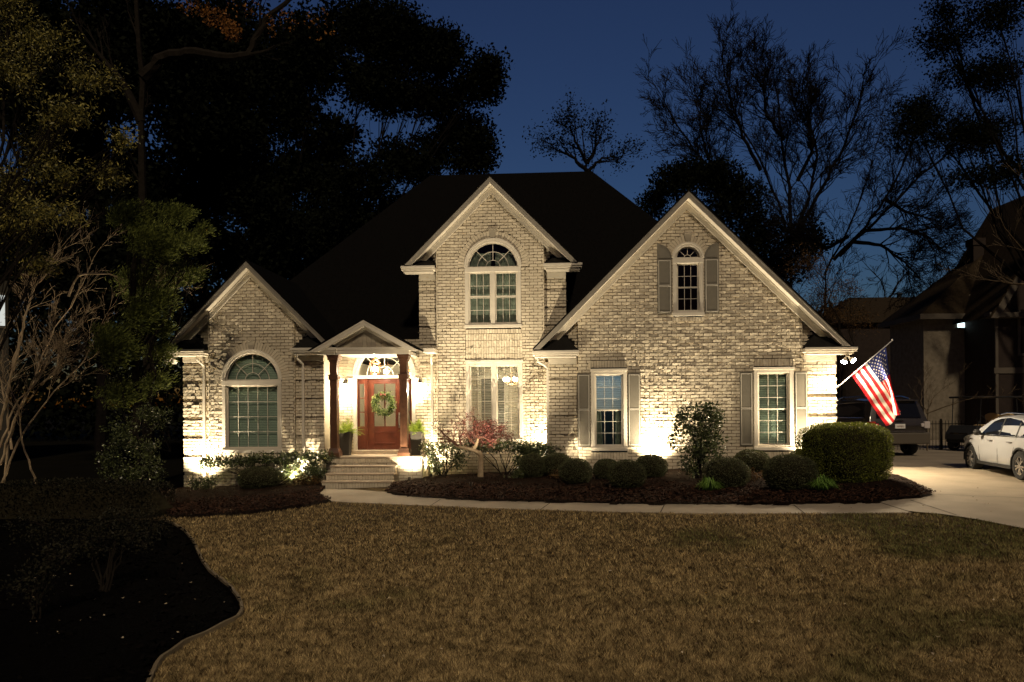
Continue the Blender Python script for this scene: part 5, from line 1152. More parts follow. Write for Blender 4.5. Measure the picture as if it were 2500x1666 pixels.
p1 = gp(400, 1262); path = [Vector((p1.x - 7.5, p1.y + .4, 0)), Vector((p1.x - 3.5, p1.y + .7, 0)), Vector((p1.x - 1.2, p1.y + .45, 0)), Vector((p1.x - .15, p1.y + .35, 0))]
for p in path: p.z = g(p.x, p.y)
band("long_hedge", "long dark clipped hedge at the back of the island bed on the left", "hedge", path, [.95, .95, .92, .90, .72], .55, L_DH, 15000, .055)
def dshrub(px, py, lob, label, n=1500, mt=L_DH, stems=3): b = gp(px, py); b.z += .05; loose("dark_shrub", b, lob, label, "shrub", mt, n, .045, stems, "dark shrubs on the island bed", shell=.2, bark=M_BARK, clump=.06)
dshrub(250, 1462, [((-.15, 0, .75), (.42, .35, .28)), ((.35, 0, .8), (.42, .35, .26)), ((.1, .1, 1.0), (.45, .35, .2))], "dark open shrub with thin stems in the middle of the island bed", 1500)
dshrub(85, 1535, [((0, 0, .5), (.35, .3, .3)), ((.2, 0, .75), (.3, .3, .25))], "sparse dark shrub nearest the camera on the island bed", 900)
dshrub(120, 1400, [((0, 0, .6), (.7, .4, .4)), ((.7, .1, .5), (.5, .4, .3))], "low dark shrub in front of the long hedge at the left", 2000)
dshrub(360, 1345, [((0, 0, .40), (.45, .4, .28)), ((-.6, .1, .5), (.5, .4, .3))], "low dark shrub in front of the long hedge near the lawn's corner", 1800)
# far woods as one mass
def woods(name, spans, n, label, leaf=.5):
    V = []
    for (x0, x1, y0, h, k) in spans:
        m_ = int(n * k); x = NR.uniform(x0, x1, m_); y = y0 + NR.uniform(-5, 5, m_); top = h * (.75 + .5 * vnoise(x, y * 0, 5, 21)); z = NR.uniform(0, 1, m_) ** .8 * top; P = np.stack([x, y, z + g_np(x, y)], 1); V.append(leaf_polys(P, NR.normal(0, 1, (m_, 3)), leaf, .7, .5))
    o = poly_mesh(name, np.concatenate(V), L_BACK, 4); tag(o, label, "woods", kind="stuff")
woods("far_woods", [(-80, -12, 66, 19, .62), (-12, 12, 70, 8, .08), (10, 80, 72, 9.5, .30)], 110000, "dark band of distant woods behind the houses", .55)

# ------------------------------------------------------------------ flag
def flag():
    A = wp(2044.5, 946, 20.28); B = wp(2179, 831, 20.10); o = empty("flag_on_pole", A, 0, "stars and stripes flag hanging from a slanted white pole on the house corner", "flag")
    pb = B - A; MB().tube([(0, 0, 0), pb * .5, pb], [.014, .014, .012], n=10).build("pole", M_POLE, o, smooth=True)
    f = MB().lathe(tuple(pb), [(.004, -.03), (.022, -.02), (.026, .0), (.018, .02), (.008, .04), (.002, .05)], 10); f.build("finial", M_STEEL, o, smooth=True)
    MB().tube([(-.06, 0, -.04), pb * .05], [.026, .022], n=8).build("pole_bracket", M_STEEL, o)
    H0, H1 = wp(2163, 848, 20.12) - A, wp(2077, 915, 20.24) - A          # u=0 tip side, u=1 near the house
    E1 = wp(2162, 1039, 20.24) - A - H1; E0 = wp(2189, 1008, 20.12) - A - H0
    def P(u, v):
        h = H0.lerp(H1, u); s = min(1, max(0, (u - .0) / .62)); s = s * s * (3 - 2 * s); e = E0.lerp(E1, s ** .75)
        p = h + e * v * (1.0 + .03 * math.sin(u * 9)); nrm = Vector((0, 1, 0))
        fold = (1 - s) * .16 * v * math.sin(u * 19 + .6) + .030 * v * math.sin(u * 16 + v * 3) + .010 * math.sin(v * 26 + u * 5) * v + .02 * math.sin(v * 7 + u * 3)
        p += nrm * fold; p.x += (1 - s) * .045 * v * math.sin(u * 19 + 2.0); p.z -= .03 * math.sin(math.pi * v) * (1 - u); return p
    nu, nv = 52, 80; m = MB(); m.v = [tuple(P(i / nu, j / nv)) for i in range(nu + 1) for j in range(nv + 1)]
    for i in range(nu):
        for j in range(nv):
            a = i * (nv + 1) + j; st = i * 13 // nu; mi = 2 if (st < 7 and j / nv < .4) else (0 if st % 2 == 0 else 1); m.f.append((a, a + 1, a + nv + 2, a + nv + 1)); m.m.append(mi)
    for r in range(9):
        for c in range(6 if r % 2 == 0 else 5):
            v0 = .4 * ((c * 2 + 1 + r % 2) / 12); u0 = (7 / 13) * (r + 1) / 10; Q = []
            for k in range(10):
                q = 2 * math.pi * k / 10; rad = .026 if k % 2 == 0 else .011; Q.append((u0 + rad * math.cos(q), v0 + rad * .62 * math.sin(q)))
            for off in (-.004, .004): m.add([tuple(P(*q) + Vector((0, off, 0))) for q in Q] + [tuple(P(u0, v0) + Vector((0, off, 0)))], [(k, (k + 1) % 10, 10) for k in range(10)], 1)
    m.build("flag_cloth", [M_RED, M_WHITE, M_BLUE], o, smooth=True)
flag()

# ------------------------------------------------------------------ vehicles
def loft_body(prof, W, belt, tuck, zb, L, nseg=44):
    """prof: silhouette height along x. Rings from sill over the roof to the other sill."""
    xs = [p[0] for p in prof]; zs = [p[1] for p in prof]; wx = W; V = []; F_ = []; m = 15
    def hwid(x): return np.interp(x, wx[0], wx[1])
    X = sorted(set([round(v, 4) for v in list(np.linspace(xs[0], xs[-1], nseg)) + xs]))
    for x in X:
        zt = float(np.interp(x, xs, zs)); h = float(hwid(x)); be = min(belt, zt - .06); gh = max(0, (zt - belt)); sh = h - tuck * min(1, gh / .6); b0 = float(np.interp(x, zb[0], zb[1]))
        half = [(h - .10, b0), (h - .025, b0 + .10), (h, b0 + .32), (h - .005, be - .18), (h - .03, be), (h - .03 - (h - .03 - sh) * .45, be + (zt - be) * .48), (sh + .01, zt - .07 if gh > .1 else zt - .045), (sh * .78, zt - .012), (0, zt + .01)]
        ring = [(-y, z) for y, z in half] + [(y, z) for y, z in half[::-1][1:]]
        V += [(x, y, z) for y, z in ring]
    k = 17
    for i in range(len(X) - 1):
        for j in range(k - 1): a = i * k + j; F_.append((a, a + 1, a + k + 1, a + k))
        F_.append((i * k + k - 1, i * k, (i + 1) * k, (i + 1) * k + k - 1))
    F_.append(tuple(range(k - 1, -1, -1))); F_.append(tuple((len(X) - 1) * k + j for j in range(k)))
    mb = MB(); mb.add(V, F_); return mb, hwid
def side_y(x, z, hwid, belt, tuck, zt):
    h = float(hwid(x)); gh = max(0, zt - belt); sh = h - tuck * min(1, gh / .6); t = max(0, (z - belt)) / max(.1, zt - belt)
    return (h - .03 - (h - .03 - sh) * (.94 * t if t < .5 else .45 + .55 * (t - .48) / .52 * 1.0))
def cut(o, cutters):
    for (x, y0, y1, z, r) in cutters:
        bm = bmesh.new(); bmesh.ops.create_cone(bm, cap_ends=True, segments=36, radius1=r, radius2=r, depth=abs(y1 - y0)); me = bpy.data.meshes.new("c"); bm.to_mesh(me); bm.free(); c = bpy.data.objects.new("c", me); sc.collection.objects.link(c)
        c.matrix_world = Matrix.Translation((x, (y0 + y1) / 2, z)) @ Matrix.Rotation(math.pi / 2, 4, 'X'); md = o.modifiers.new("b", 'BOOLEAN'); md.object = c; md.operation = 'DIFFERENCE'; md.solver = 'EXACT'
        bpy.context.view_layer.update(); dg = bpy.context.evaluated_depsgraph_get(); nm = bpy.data.meshes.new_from_object(o.evaluated_get(dg)); o.modifiers.clear(); old = o.data; o.data = nm; bpy.data.objects.remove(c)
def wheel(parent, x, y, r, w, sgn, spokes=10):
    wo = MB(); prof = [(r * .64, -w / 2), (r * .93, -w / 2), (r, -w * .32), (r, w * .32), (r * .93, w / 2), (r * .64, w / 2)]; n = 36
    for q, t in prof:
        for j in range(n): a = 2 * math.pi * j / n; wo.v.append((q * math.cos(a), t, q * math.sin(a)))
    for i in range(len(prof)):
        i2 = (i + 1) % len(prof)
        for j in range(n): wo.f.append((i * n + j, i * n + (j + 1) % n, i2 * n + (j + 1) % n, i2 * n + j)); wo.m.append(0)
    e = empty("wheel", (x, y, r)); e.parent = parent; wo.build("tyre", M_RUBBER, e, smooth=False)
    ri = MB(); yo = sgn * w * .42
    ri.ring(0, 0, r * .585, r * .66, -w * .46, w * .46, 0, 2 * math.pi, 36)
    for k in range(spokes):
        a = 2 * math.pi * k / spokes + (.09 if k % 2 else -.09); ca, sa = math.cos(a), math.sin(a); P = [(.05 * ca - .014 * sa, .05 * sa + .014 * ca), (.05 * ca + .014 * sa, .05 * sa - .014 * ca), (r * .6 * ca + .022 * sa, r * .6 * sa - .022 * ca), (r * .6 * ca - .022 * sa, r * .6 * sa + .022 * ca)]
        ri.poly(P, min(yo - .012, yo + .012), max(yo - .012, yo + .012))
    ri.poly([(.055 * math.cos(2 * math.pi * i / 16), .055 * math.sin(2 * math.pi * i / 16)) for i in range(16)], yo - .018, yo + .018); ri.build("rim", M_ALLOY, e)
    dk = MB().poly([(r * .58 * math.cos(2 * math.pi * i / 24), r * .58 * math.sin(2 * math.pi * i / 24)) for i in range(24)], yo * .2 - .02, yo * .2 + .02); dk.build("brake_disc", M_BLKTRIM, e); return e
def panel_on_side(pts, side, hwid, belt, tuck, ztf, off=.006, th=.01):
    V = []; n = len(pts)
    for o_ in (off, off - th - .01): V += [(x, side * (side_y(x, z, hwid, belt, tuck, ztf(x)) + o_), z) for x, z in pts]
    F_ = [tuple(range(n)), tuple(range(2 * n - 1, n - 1, -1))] + [(i, n + i, n + (i + 1) % n, (i + 1) % n) for i in range(n)]
    return V, F_
def dens(P, k=6):
    o = []
    for i in range(len(P)):
        a, b = P[i], P[(i + 1) % len(P)]; o += [(a[0] + (b[0] - a[0]) * t / k, a[1] + (b[1] - a[1]) * t / k) for t in range(k)]
    return o
# white crossover seen from its left rear, pointing away
def white_car():
    prof = [(-2.32, .62), (-2.30, .98), (-2.12, 1.18), (-1.75, 1.46), (-1.2, 1.61), (-.4, 1.67), (.25, 1.64), (.55, 1.55), (1.0, 1.31), (1.32, 1.12), (1.7, 1.06), (2.1, .96), (2.30, .80), (2.34, .60)]
    W = ([-2.32, -2.1, -1.4, 0, 1.2, 1.9, 2.2, 2.34], [.72, .88, .945, .95, .95, .91, .82, .66]); zb = ([-2.32, -2, -1, 1, 2, 2.34], [.42, .30, .27, .27, .28, .38]); belt, tuck = 1.08, .25
    a = gp(2394, 1150); c = gp(2486, 1175); th = math.atan2(a.y - c.y, a.x - c.x); mid = (a + c) / 2; nrm = Vector((math.sin(th), -math.cos(th), 0)); mid = mid + nrm * .82
    o = empty("parked_car", (mid.x, mid.y, g(mid.x, mid.y) + .02), th, "white crossover car parked on the driveway at the right edge", "car"); wb = 1.42; o.scale = (1, 1, .91)
    mb, hwid = loft_body(prof, W, belt, tuck, zb, 4.6); ztf = lambda x: float(np.interp(x, [p[0] for p in prof], [p[1] for p in prof]))
    b = mb.build("body", M_WCAR, o, smooth=True); b.parent = None; cut(b, [(s_ * wb, y0, y1, .37, .43) for s_ in (-1, 1) for (y0, y1) in ((.6, 1.2), (-1.2, -.6))]); b.parent = o
    b.data.materials.clear(); b.data.materials.append(M_WCAR); b.data.polygons.foreach_set("use_smooth", [True] * len(b.data.polygons)); es = b.modifiers.new("edge", 'EDGE_SPLIT'); es.split_angle = math.radians(38)
    for s_ in (-1, 1):
        for x in (-wb, wb): wheel(o, x, s_ * .83, .37, .24, s_)
        V, F_ = panel_on_side(dens([(-1.55, 1.12), (.78, 1.10), (.30, 1.47), (-.05, 1.555), (-.5, 1.58), (-1.1, 1.52), (-1.62, 1.34)]), s_, hwid, belt, tuck, ztf); MB().add(V, F_ if s_ < 0 else F_).build("side_window", M_CGLASS, b)
        for x in (-.30, -1.20):
            V, F_ = panel_on_side([(x - .03, 1.10), (x + .03, 1.10), (x + .05, 1.57 if x > -1 else 1.46), (x - .01, 1.57 if x > -1 else 1.46)], s_, hwid, belt, tuck, ztf, .010); MB().add(V, F_).build("window_pillar", M_BLKTRIM, b)
        m = MB(); V, F_ = panel_on_side(dens([(-1.6, 1.09), (.82, 1.075), (.82, 1.095), (-1.6, 1.115)]), s_, hwid, belt, tuck, ztf, .012); m.add(V, F_); m.build("chrome_strip", M_CHROME, b)
        for x in (-1.05, .02):
            h = MB().tube([(x, s_ * .935, .945), (x + .02, s_ * .975, .95), (x + .20, s_ * .975, .95), (x + .22, s_ * .935, .945)], [.012] * 4, n=6); h.build("door_handle", M_CHROME, b)
        m = MB()
        for xs__ in ([(.83, 1.06), (.86, .72), (.78, .34)], [(-.27, 1.08), (-.26, .70), (-.26, .34)], [(-1.22, 1.08), (-1.12, .78), (-.98, .45), (-.96, .34)]):
            m.tube([(x, s_ * (float(hwid(x)) - .001 - (.03 if z > 1.0 else 0)), z) for x, z in xs__], [.005] * len(xs__), n=4)
        m.build("door_seam", M_BLKTRIM, b)
        m = MB().tube([(.62, s_ * .90, 1.10), (.66, s_ * .99, 1.13)], [.025, .03], n=6); m.lathe((.66, s_ * 1.05, 1.08), [(.03, -.01), (.085, .02), (.09, .10), (.05, .16)], 12); m.build("side_mirror", M_BLKTRIM, b, smooth=True)
        m = MB()
        for x in (-wb, wb):
            for k in range(20):
                q0, q1 = math.pi * (k - 1) / 18, math.pi * k / 18; r0, r1 = .425, .47; yy = float(hwid(x)) - .01
                P = [(x + r0 * math.cos(q0), .37 + r0 * math.sin(q0)), (x + r1 * math.cos(q0), .37 + r1 * math.sin(q0)), (x + r1 * math.cos(q1), .37 + r1 * math.sin(q1)), (x + r0 * math.cos(q1), .37 + r0 * math.sin(q1))]
                m.poly(P, min(s_ * (yy - .05), s_ * (yy + .012)), max(s_ * (yy - .05), s_ * (yy + .012)))
        m.box(-.98, .98, min(s_ * .80, s_ * .95), max(s_ * .80, s_ * .95), .25, .33); m.build("black_cladding", M_BLKTRIM, b)
        m = MB().box(1.22, 1.38, min(s_ * .935, s_ * .957), max(s_ * .935, s_ * .957), .93, .965); m.build("fender_vent", M_CHROME, b)
        m = MB().tube([(-1.5, s_ * .58, 1.585), (-1.0, s_ * .60, 1.69), (0, s_ * .60, 1.715), (.4, s_ * .60, 1.66)], [.014] * 4, n=6); m.build("roof_rail", M_CHROME, b)
        MB().box(-2.335, -2.15, min(s_ * .5, s_ * .80), max(s_ * .5, s_ * .80), .96, 1.06).build("tail_light", M_TAIL, b)
        MB().add([(1.9, s_ * .90, .80), (2.22, s_ * .82, .74), (2.24, s_ * .79, .84), (1.85, s_ * .89, .93)], [(0, 1, 2, 3)]).build("headlight", M_TAILW, b)
    MB().add([(.42, -.62, 1.60), (.42, .62, 1.60), (1.22, .76, 1.17), (1.22, -.76, 1.17)], [(0, 1, 2, 3)]).build("windscreen", M_CGLASS, b)
    MB().add([(-2.14, -.62, 1.19), (-2.14, .62, 1.19), (-1.66, .55, 1.52), (-1.66, -.55, 1.52)], [(0, 3, 2, 1)]).build("rear_window", M_CGLASS, b)
    MB().poly([(-1.0, 1.64), (-.82, 1.64), (-.95, 1.72)], -.015, .015).build("roof_antenna", M_BLKTRIM, b)
white_car()
# big dark SUV seen from behind
def dark_suv():
    prof = [(-2.62, .55), (-2.62, 1.05), (-2.56, 1.22), (-2.38, 1.80), (-2.25, 1.90), (-1.2, 1.96), (.2, 1.93), (.55, 1.84), (1.15, 1.36), (1.4, 1.24), (2.3, 1.17), (2.6, 1.0), (2.66, .6)]
    W = ([-2.62, -2.5, -2, 0, 1.8, 2.4, 2.66], [.93, .97, 1.0, 1.01, 1.0, .95, .80]); zb = ([-2.62, -2.3, -1, 1, 2.4, 2.66], [.42, .36, .34, .34, .36, .44]); belt, tuck = 1.22, .20
    d = 24.4; x = (2196 - 1250) / F * d; o = empty("parked_suv", (x, d + 2.62, g(x, d + 1) + .02), math.radians(90), "big dark brown vehicle parked facing away behind the clipped bush and flag", "suv")
    mb, hwid = loft_body(prof, W, belt, tuck, zb, 5.2); ztf = lambda x: float(np.interp(x, [p[0] for p in prof], [p[1] for p in prof]))
    b = mb.build("body", M_DCAR, o, smooth=True); b.parent = None; cut(b, [(s_ * 1.55, y0, y1, .41, .47) for s_ in (-1, 1) for (y0, y1) in ((.65, 1.3), (-1.3, -.65))]); b.parent = o
    b.data.materials.clear(); b.data.materials.append(M_DCAR); b.data.polygons.foreach_set("use_smooth", [True] * len(b.data.polygons)); es = b.modifiers.new("edge", 'EDGE_SPLIT'); es.split_angle = math.radians(35)
    for s_ in (-1, 1):
        for xx in (-1.55, 1.55): wheel(o, xx, s_ * .88, .41, .27, s_, 6)
        V, F_ = panel_on_side(dens([(-2.15, 1.30), (.90, 1.28), (.45, 1.74), (-2.0, 1.80)]), s_, hwid, belt, tuck, ztf); MB().add(V, F_).build("side_window", M_CGLASS, b)
        m = MB(); V, F_ = panel_on_side(dens([(-2.15, 1.27), (.95, 1.25), (.95, 1.275), (-2.15, 1.295)]), s_, hwid, belt, tuck, ztf, .012); m.add(V, F_); V, F_ = panel_on_side(dens([(.92, 1.28), (.46, 1.76), (-2.0, 1.82), (-2.0, 1.80), (.44, 1.74), (.88, 1.28)]), s_, hwid, belt, tuck, ztf, .012); m.add(V, F_); m.build("chrome_strip", M_CHROME, b)
        m = MB().tube([(-2.0, s_ * .66, 1.92), (-1.5, s_ * .68, 2.01), (0, s_ * .68, 2.0), (.4, s_ * .68, 1.92)], [.018] * 4, n=6); m.build("roof_rail", M_CHROME, b)
        t = MB(); t.box(-2.67, -2.40, min(s_ * .80, s_ * .985), max(s_ * .80, s_ * .985), .93, 1.16); t.box(-2.665, -2.5, min(s_ * .70, s_ * .799), max(s_ * .70, s_ * .799), .98, 1.10); t.build("tail_light", M_TAIL if s_ > 0 else M_TAILW, b, bevel=.02)
        MB().box(-2.645, -2.60, min(s_ * .62, s_ * .84), max(s_ * .62, s_ * .84), .60, .63).build("reflector", M_TAILW, b)
        m = MB().tube([(.85, s_ * .97, 1.28), (.87, s_ * 1.08, 1.30)], [.03, .03], n=6); m.box(.80, .95, min(s_ * 1.06, s_ * 1.22), max(s_ * 1.06, s_ * 1.22), 1.22, 1.42); m.build("side_mirror", M_BLKTRIM, b, bevel=.02)
    MB().add([(-2.575, -.74, 1.28), (-2.575, .74, 1.28), (-2.425, .66, 1.74), (-2.425, -.66, 1.74)], [(0, 3, 2, 1)]).build("rear_window", M_CGLASS, b)
    m = MB().box(-2.52, -2.2, -.70, .70, 1.83, 1.875); m.build("roof_spoiler", M_DCAR, b, bevel=.015)
    m = MB(); m.box(-2.72, -2.60, -.97, .97, .42, .80); m.build("bumper", mat("bumper_paint", (.10, .085, .065), .4, coat=.4), b, bevel=.04)
    MB().box(-2.735, -2.60, -.80, .80, .82, .845).build("chrome_strip", M_CHROME, b, bevel=.005)
    MB().poly([(-.02, 0), (.02, 0), (.02, .01)], 0, .01)
    m = MB()
    V = [(-2.655, -.15 + .01 * 0, 1.16)]; 
    for i in range(20): a_ = 2 * math.pi * i / 20; m.v.append((-2.640, .11 * math.cos(a_), 1.19 + .028 * math.sin(a_)))
    m.f.append(tuple(range(19, -1, -1))); m.m.append(0); m.box(-2.635, -2.60, -.16, .16, 1.186, 1.194); m.build("winged_badge", M_CHROME, b)
    p = MB().box(-2.665, -2.63, -.165, .165, .93, 1.08).build("number_plate", M_PLATE, b, bevel=.003); ik = MB(); rr = random.Random(2); y = -.125
    while y < .12:
        w_ = rr.uniform(.018, .028)
        if abs(y) > .02 or True: ik.box(-2.668, -2.664, y, y + .006, .965, 1.03); ik.box(-2.668, -2.664, y + w_ * .7, y + w_ * .7 + .005, .965, 1.0 + rr.uniform(0, .03)); ik.box(-2.6675, -2.664, y, y + w_ * .7, rr.choice([.965, .995, 1.024]), rr.choice([.971, 1.001, 1.03]) + .0005)
        y += w_ + .012
    ik.build("plate_mark", M_INK, p)
dark_suv()
# golf cart
def golf_cart():
    d = 27.0; x = (2400 - 1250) / F * d; o = empty("golf_cart", (x, d, g(x, d) + .04), math.radians(200), "golf cart with beige seats and a dark roof parked behind the white car", "golf cart")
    b = MB(); b.box(-1.15, 1.15, -.58, .58, .30, .40); b.poly([(-1.2, .40), (-.25, .40), (-.25, .80), (-1.15, .84)], -.57, .57); b.poly([(.75, .40), (1.25, .40), (1.22, .62), (.98, .92), (.80, .92)], -.56, .56); b.build("body", M_BLKTRIM, o, bevel=.03)
    s = MB(); s.box(-.75, -.15, -.54, -.01, .80, .93); s.box(-.75, -.15, .01, .54, .80, .93); s.build("seat", M_SEAT, o, bevel=.05)
    for y0 in (-.54, .01):
        V = MB(); n = 12; P = [(y0 + .53 * i / n, 1.36 - .08 * abs(2 * i / n - 1) ** 2) for i in range(n + 1)]; pts = [(y0 + .53, .94), (y0, .94)] + P
        V.v = [(-.78, y, z) for y, z in pts] + [(-.90, y, z) for y, z in pts]; k = len(pts); V.f = [tuple(range(k)), tuple(range(2 * k - 1, k - 1, -1))] + [(i, k + i, k + (i + 1) % k, (i + 1) % k) for i in range(k)]; V.m = [0] * len(V.f); V.build("seat_back", M_SEAT, o, bevel=.02)
    p = MB()
    for xx, yy in ((-1.05, -.55), (-1.05, .55), (.88, -.55), (.88, .55)): MB().tube([(xx, yy, .7), (xx * .92, yy, 1.9)], [.016, .016], n=6).build('roof_post', M_BLKTRIM, o)
    _ = 0; MB().box(-1.2, .95, -.62, .62, 1.90, 1.97).build("roof", M_BLKTRIM, o, bevel=.03)
    st = MB(); st.tube([(.72, .28, .85), (.50, .28, 1.12)], [.018, .018], n=6); pts = []
    for i in range(21): a = 2 * math.pi * i / 20; pts.append((.48 + .06 * math.sin(a), .28 + .17 * math.cos(a), 1.13 + .16 * math.sin(a)))
    st.tube(pts, [.014] * 21, n=6, caps=False); st.build("steering_wheel", M_BLKTRIM, o)
    for xx in (-.8, .85):
        for s_ in (-1, 1): wheel(o, xx, s_ * .50, .23, .18, s_, 6)
    MB().box(.99, 1.22, -.35, .35, .60, .66).build("front_trim", M_CHROME, o)
golf_cart()
# iron fence
fe = empty("iron_fence", (15.2, 27.6, g(15.2, 27.6)), 0, "dark iron picket fence between the dark vehicle and the golf cart", "fence"); m = MB(); m.box(-1.6, 5.5, -.02, .02, .98, 1.01); m.box(-1.6, 5.5, -.02, .02, .16, .19); m.build("rail", M_BRONZE, fe); m = MB()
for i in range(60): x = -1.55 + i * .12; m.tube([(x, 0, .02), (x, 0, 1.12)], [.011, .011], n=4)
m.build("picket", M_BRONZE, fe); m = MB()
for x in (-1.6, .8, 3.2, 5.5): m.box(x - .03, x + .03, -.03, .03, 0, 1.18)
m.build("post", M_BRONZE, fe)

# ------------------------------------------------------------------ neighbouring houses
def nb_front(name, rect, wallm, label, cat="house"): pass
d = 34.0; X = lambda px, dd=34.0: (px - 1250) / F * dd
Z = lambda py, dd=34.0: ZC + (999 - py) / F * dd
nh = empty("neighbour_house", (X(2256), d, g(X(2256), d)), 0, "brown brick neighbouring house with steep roofs at the right edge", "house"); bz = nh.location.z; bx = nh.location.x
m = MB(); m.box(0, 14, 0, 3, -.3, Z(785) - bz, 0); m.poly([(0.05, Z(785) - bz), (8.2, Z(785) - bz), (8.2, Z(560) - bz)][:3], .0, .1, 0); m.build("wall", M_NB, nh)
zl, zr_ = Z(778) - bz, Z(530) - bz; m = MB(); m.add([(-.35, -.45, zl), (14, -.45, zl), (14, 3.4, zl), (-.35, 3.4, zl), (5.6, 1.9, zr_ + .1), (14, 1.9, zr_ + .1)], [(0, 1, 5, 4), (3, 0, 4), (2, 3, 4, 5), (3, 2, 1, 0)]); rf = m.build("roof", M_NROOF, nh)
m = MB(); m.box(-.45, 14, -.55, -.42, zl - .22, zl + .02); m.box(-.45, -.33, -.42, 3.4, zl - .22, zl + .02); m.build("gutter", M_NTRIM, nh)
m = MB(); m.box(2.95, 3.45, 1.0, 1.5, Z(640) - bz, Z(585) - bz - .2); m.box(2.9, 3.5, .95, 1.55, Z(585) - bz - .2, Z(580) - bz + .05); m.build("chimney", M_NB2, rf)
xw0, xw1 = X(2338) - bx, X(2405) - bx; zw0, zw1 = Z(808) - bz, Z(796) - bz
wn = MB(); wn.box(xw0 - .05, xw1 + .05, -.06, -.002, zw0 - .05, zw0); wn.box(xw0 - .05, xw1 + .05, -.06, -.002, zw1, zw1 + .05); wn = wn.build("window", M_NTRIM, nh)
for i, (a_, e) in enumerate(((0, .75), (.39, .14), (.68, .22))):
    b_ = (.39, .68, 1.0)[i]; MB().box(xw0 + (xw1 - xw0) * a_ + .015, xw0 + (xw1 - xw0) * b_ - .015, -.04, -.012, zw0 + .002, zw1 - .002).build("pane", emit_mat("lit_pane%d" % i, (.62, .85, .88), e), wn)
m = MB(); m.tube([(X(2400) - bx, -.12, Z(800) - bz), (X(2410) - bx, -.12, Z(850) - bz), (X(2412) - bx, -.12, Z(880) - bz)], [.09, .08, .05], n=6); m.build("creeper", M_BARK, nh)
# front gabled bay of that house
y0 = -2.2; dd = 34 - 2.2; m = MB(); xg = X(2432, dd) - bx; zg = Z(768, dd) - bz; m.box(xg, xg + 6, y0, -.01, -.3, zg, 0); pk = xg + 3.2; m.poly([(xg, zg), (xg + 6.4, zg), (pk, zg + 5.3)], y0, y0 + .2, 0); m.build("wall", M_NB2, nh)
m = MB().chev(pk, zg + 5.75, 3.75, .10, y0 - .5, 3.0, slope=1.62); m.build("roof", M_NROOF, nh)
m = MB().chev(pk, zg + 5.65, 3.70, .62, y0 - .42, y0 - .36, slope=1.62); m.box(xg - .5, xg + 6, y0 - .4, y0, zg - .32, zg - .10); m.box(xg - .02, xg + .10, y0 - .02, y0 + .05, -.3, zg - .32); m.box(xg - .1, xg + 6, y0 - .05, y0 - .002, Z(912, dd) - bz - .15, Z(912, dd) - bz + .10); m.build("trim", M_NTRIM, nh)
xa = X(2484, dd) - bx; m = MB(); m.box(xa, xa + .12, y0 - .06, y0 - .002, Z(872, dd) - bz, Z(765, dd) - bz); m.box(xa + 1.2, xa + 1.32, y0 - .06, y0 - .002, Z(872, dd) - bz, Z(765, dd) - bz); m.box(xa, xa + 1.32, y0 - .065, y0 - .002, Z(872, dd) - bz - .1, Z(872, dd) - bz); w2 = m.build("window", M_NTRIM, nh); MB().box(xa + .12, xa + 1.2, y0 - .03, y0 - .003, Z(872, dd) - bz, Z(765, dd) - bz).build("pane", M_CGLASS, w2)
# house farther back, between
d2 = 48.0; h2 = empty("distant_house", (X(2200, d2), d2, g(X(2200, d2), d2)), 0, "dark house farther back with one amber lit window", "house"); bx, bz = h2.location.x, h2.location.z
zt2, zrd = Z(792, d2) - bz, Z(716, d2) - bz; m = MB().box(X(2050, d2) - bx, 5, 0, 8, -.2, zt2); m.build("wall", M_NB2, h2)
m = MB(); xl2 = X(2040, d2) - bx; m.add([(xl2, -.4, zt2 - .1), (5.4, -.4, zt2 - .1), (5.4, 8.4, zt2 - .1), (xl2, 8.4, zt2 - .1), (X(2125, d2) - bx, 3.0, zrd), (5.4, 3.0, zrd)], [(0, 1, 5, 4), (3, 0, 4), (2, 3, 4, 5), (1, 2, 5), (3, 2, 1, 0)]); rf2 = m.build("roof", M_NROOF, h2)
m = MB(); m.box(X(2252, d2) - bx, X(2261, d2) - bx, 2.9, 3.1, zrd - .2, zrd + .2); m.box(X(2252, d2) - bx - .05, X(2261, d2) - bx + .05, 2.85, 3.15, zrd + .2, zrd + .28); m.build("roof_vent", M_BLKTRIM, rf2)
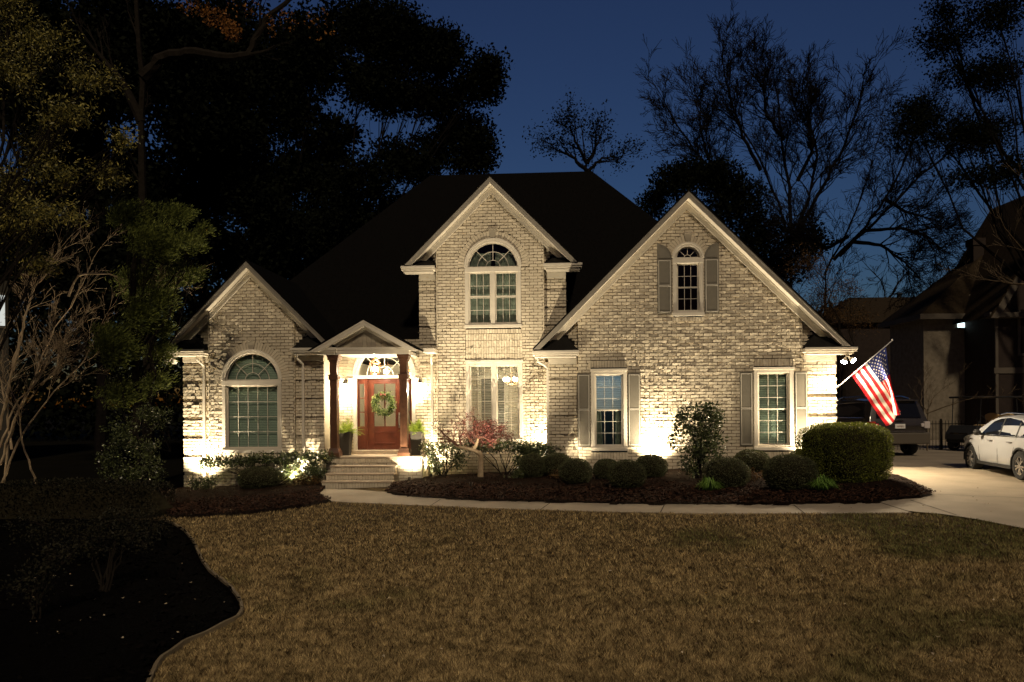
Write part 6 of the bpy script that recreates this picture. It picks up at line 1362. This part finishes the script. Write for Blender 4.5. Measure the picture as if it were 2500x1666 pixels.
q = MB(); xa, xb, za, zb_ = X(2241, d2) - bx, X(2257, d2) - bx, Z(868, d2) - bz, Z(820, d2) - bz; q.box(xa - .06, xa, -.08, -.002, za - .06, zb_ + .06); q.box(xb, xb + .06, -.08, -.002, za - .06, zb_ + .06); q.box(xa, xb, -.08, -.002, za - .06, za); q.box(xa, xb, -.08, -.002, zb_, zb_ + .06); wn = q.build("window", M_NTRIM, h2)
MB().box(xa, xb, -.03, -.003, za, zb_).build("pane", emit_mat("amber_pane", (1.0, .45, .14), .14), wn); q = MB(); z = za + .05
while z < zb_: q.box(xa, xb, -.06, -.035, z, z + .03); z += .09
q.build("blind", M_NB2, wn)
q = MB().box(X(2221, d2) - bx, X(2238, d2) - bx, -1.3, -1.2, Z(980, d2) - bz, Z(925, d2) - bz); q.build("porch_screen", mat("ochre_screen", (.30, .19, .09), .8, var=.2), h2)
q = MB(); q.box(X(2130, d2) - bx, X(2240, d2) - bx, -1.6, -.002, Z(918, d2) - bz, Z(913, d2) - bz)
for px in (2140, 2165, 2190, 2215, 2238): q.box(X(px, d2) - bx - .03, X(px, d2) - bx + .03, -1.58, -1.52, Z(918, d2) - bz, Z(880, d2) - bz)
q.box(X(2130, d2) - bx, X(2240, d2) - bx, -1.585, -1.515, Z(882, d2) - bz, Z(879, d2) - bz); q.build("balcony", M_NB2, h2)
# house glimpsed at the left edge
d3 = 40.0; h3 = empty("neighbour_house", (X(22, d3), d3, g(X(22, d3), d3)), .60, "pale brick house barely seen through the trees at the left edge", "house"); bz = h3.location.z
MB().box(-9, 0, 0, 8, -.5, Z(650, d3) - bz).build("wall", mat("pale_far_brick", (.05, .045, .035), .9, var=.3, nscale=6), h3)
MB().add([(-9.4, -.4, Z(650, d3) - bz), (.2, -.4, Z(650, d3) - bz), (.2, 8.4, Z(650, d3) - bz), (-9.4, 8.4, Z(650, d3) - bz), (-9.4, 4, Z(560, d3) - bz), (-3, 4, Z(560, d3) - bz)], [(0, 1, 5, 4), (1, 2, 5), (2, 3, 4, 5), (3, 0, 4), (3, 2, 1, 0)]).build("roof", M_NROOF, h3)
wn = MB().box(-1.5, -.1, -.05, -.002, Z(790, d3) - bz - .1, Z(712, d3) - bz + .1).build("window", M_NTRIM, h3)
MB().box(-.55, -.15, -.09, -.053, Z(788, d3) - bz, Z(714, d3) - bz).build("pane", emit_mat("white_pane", (.9, .92, .85), .18), wn)
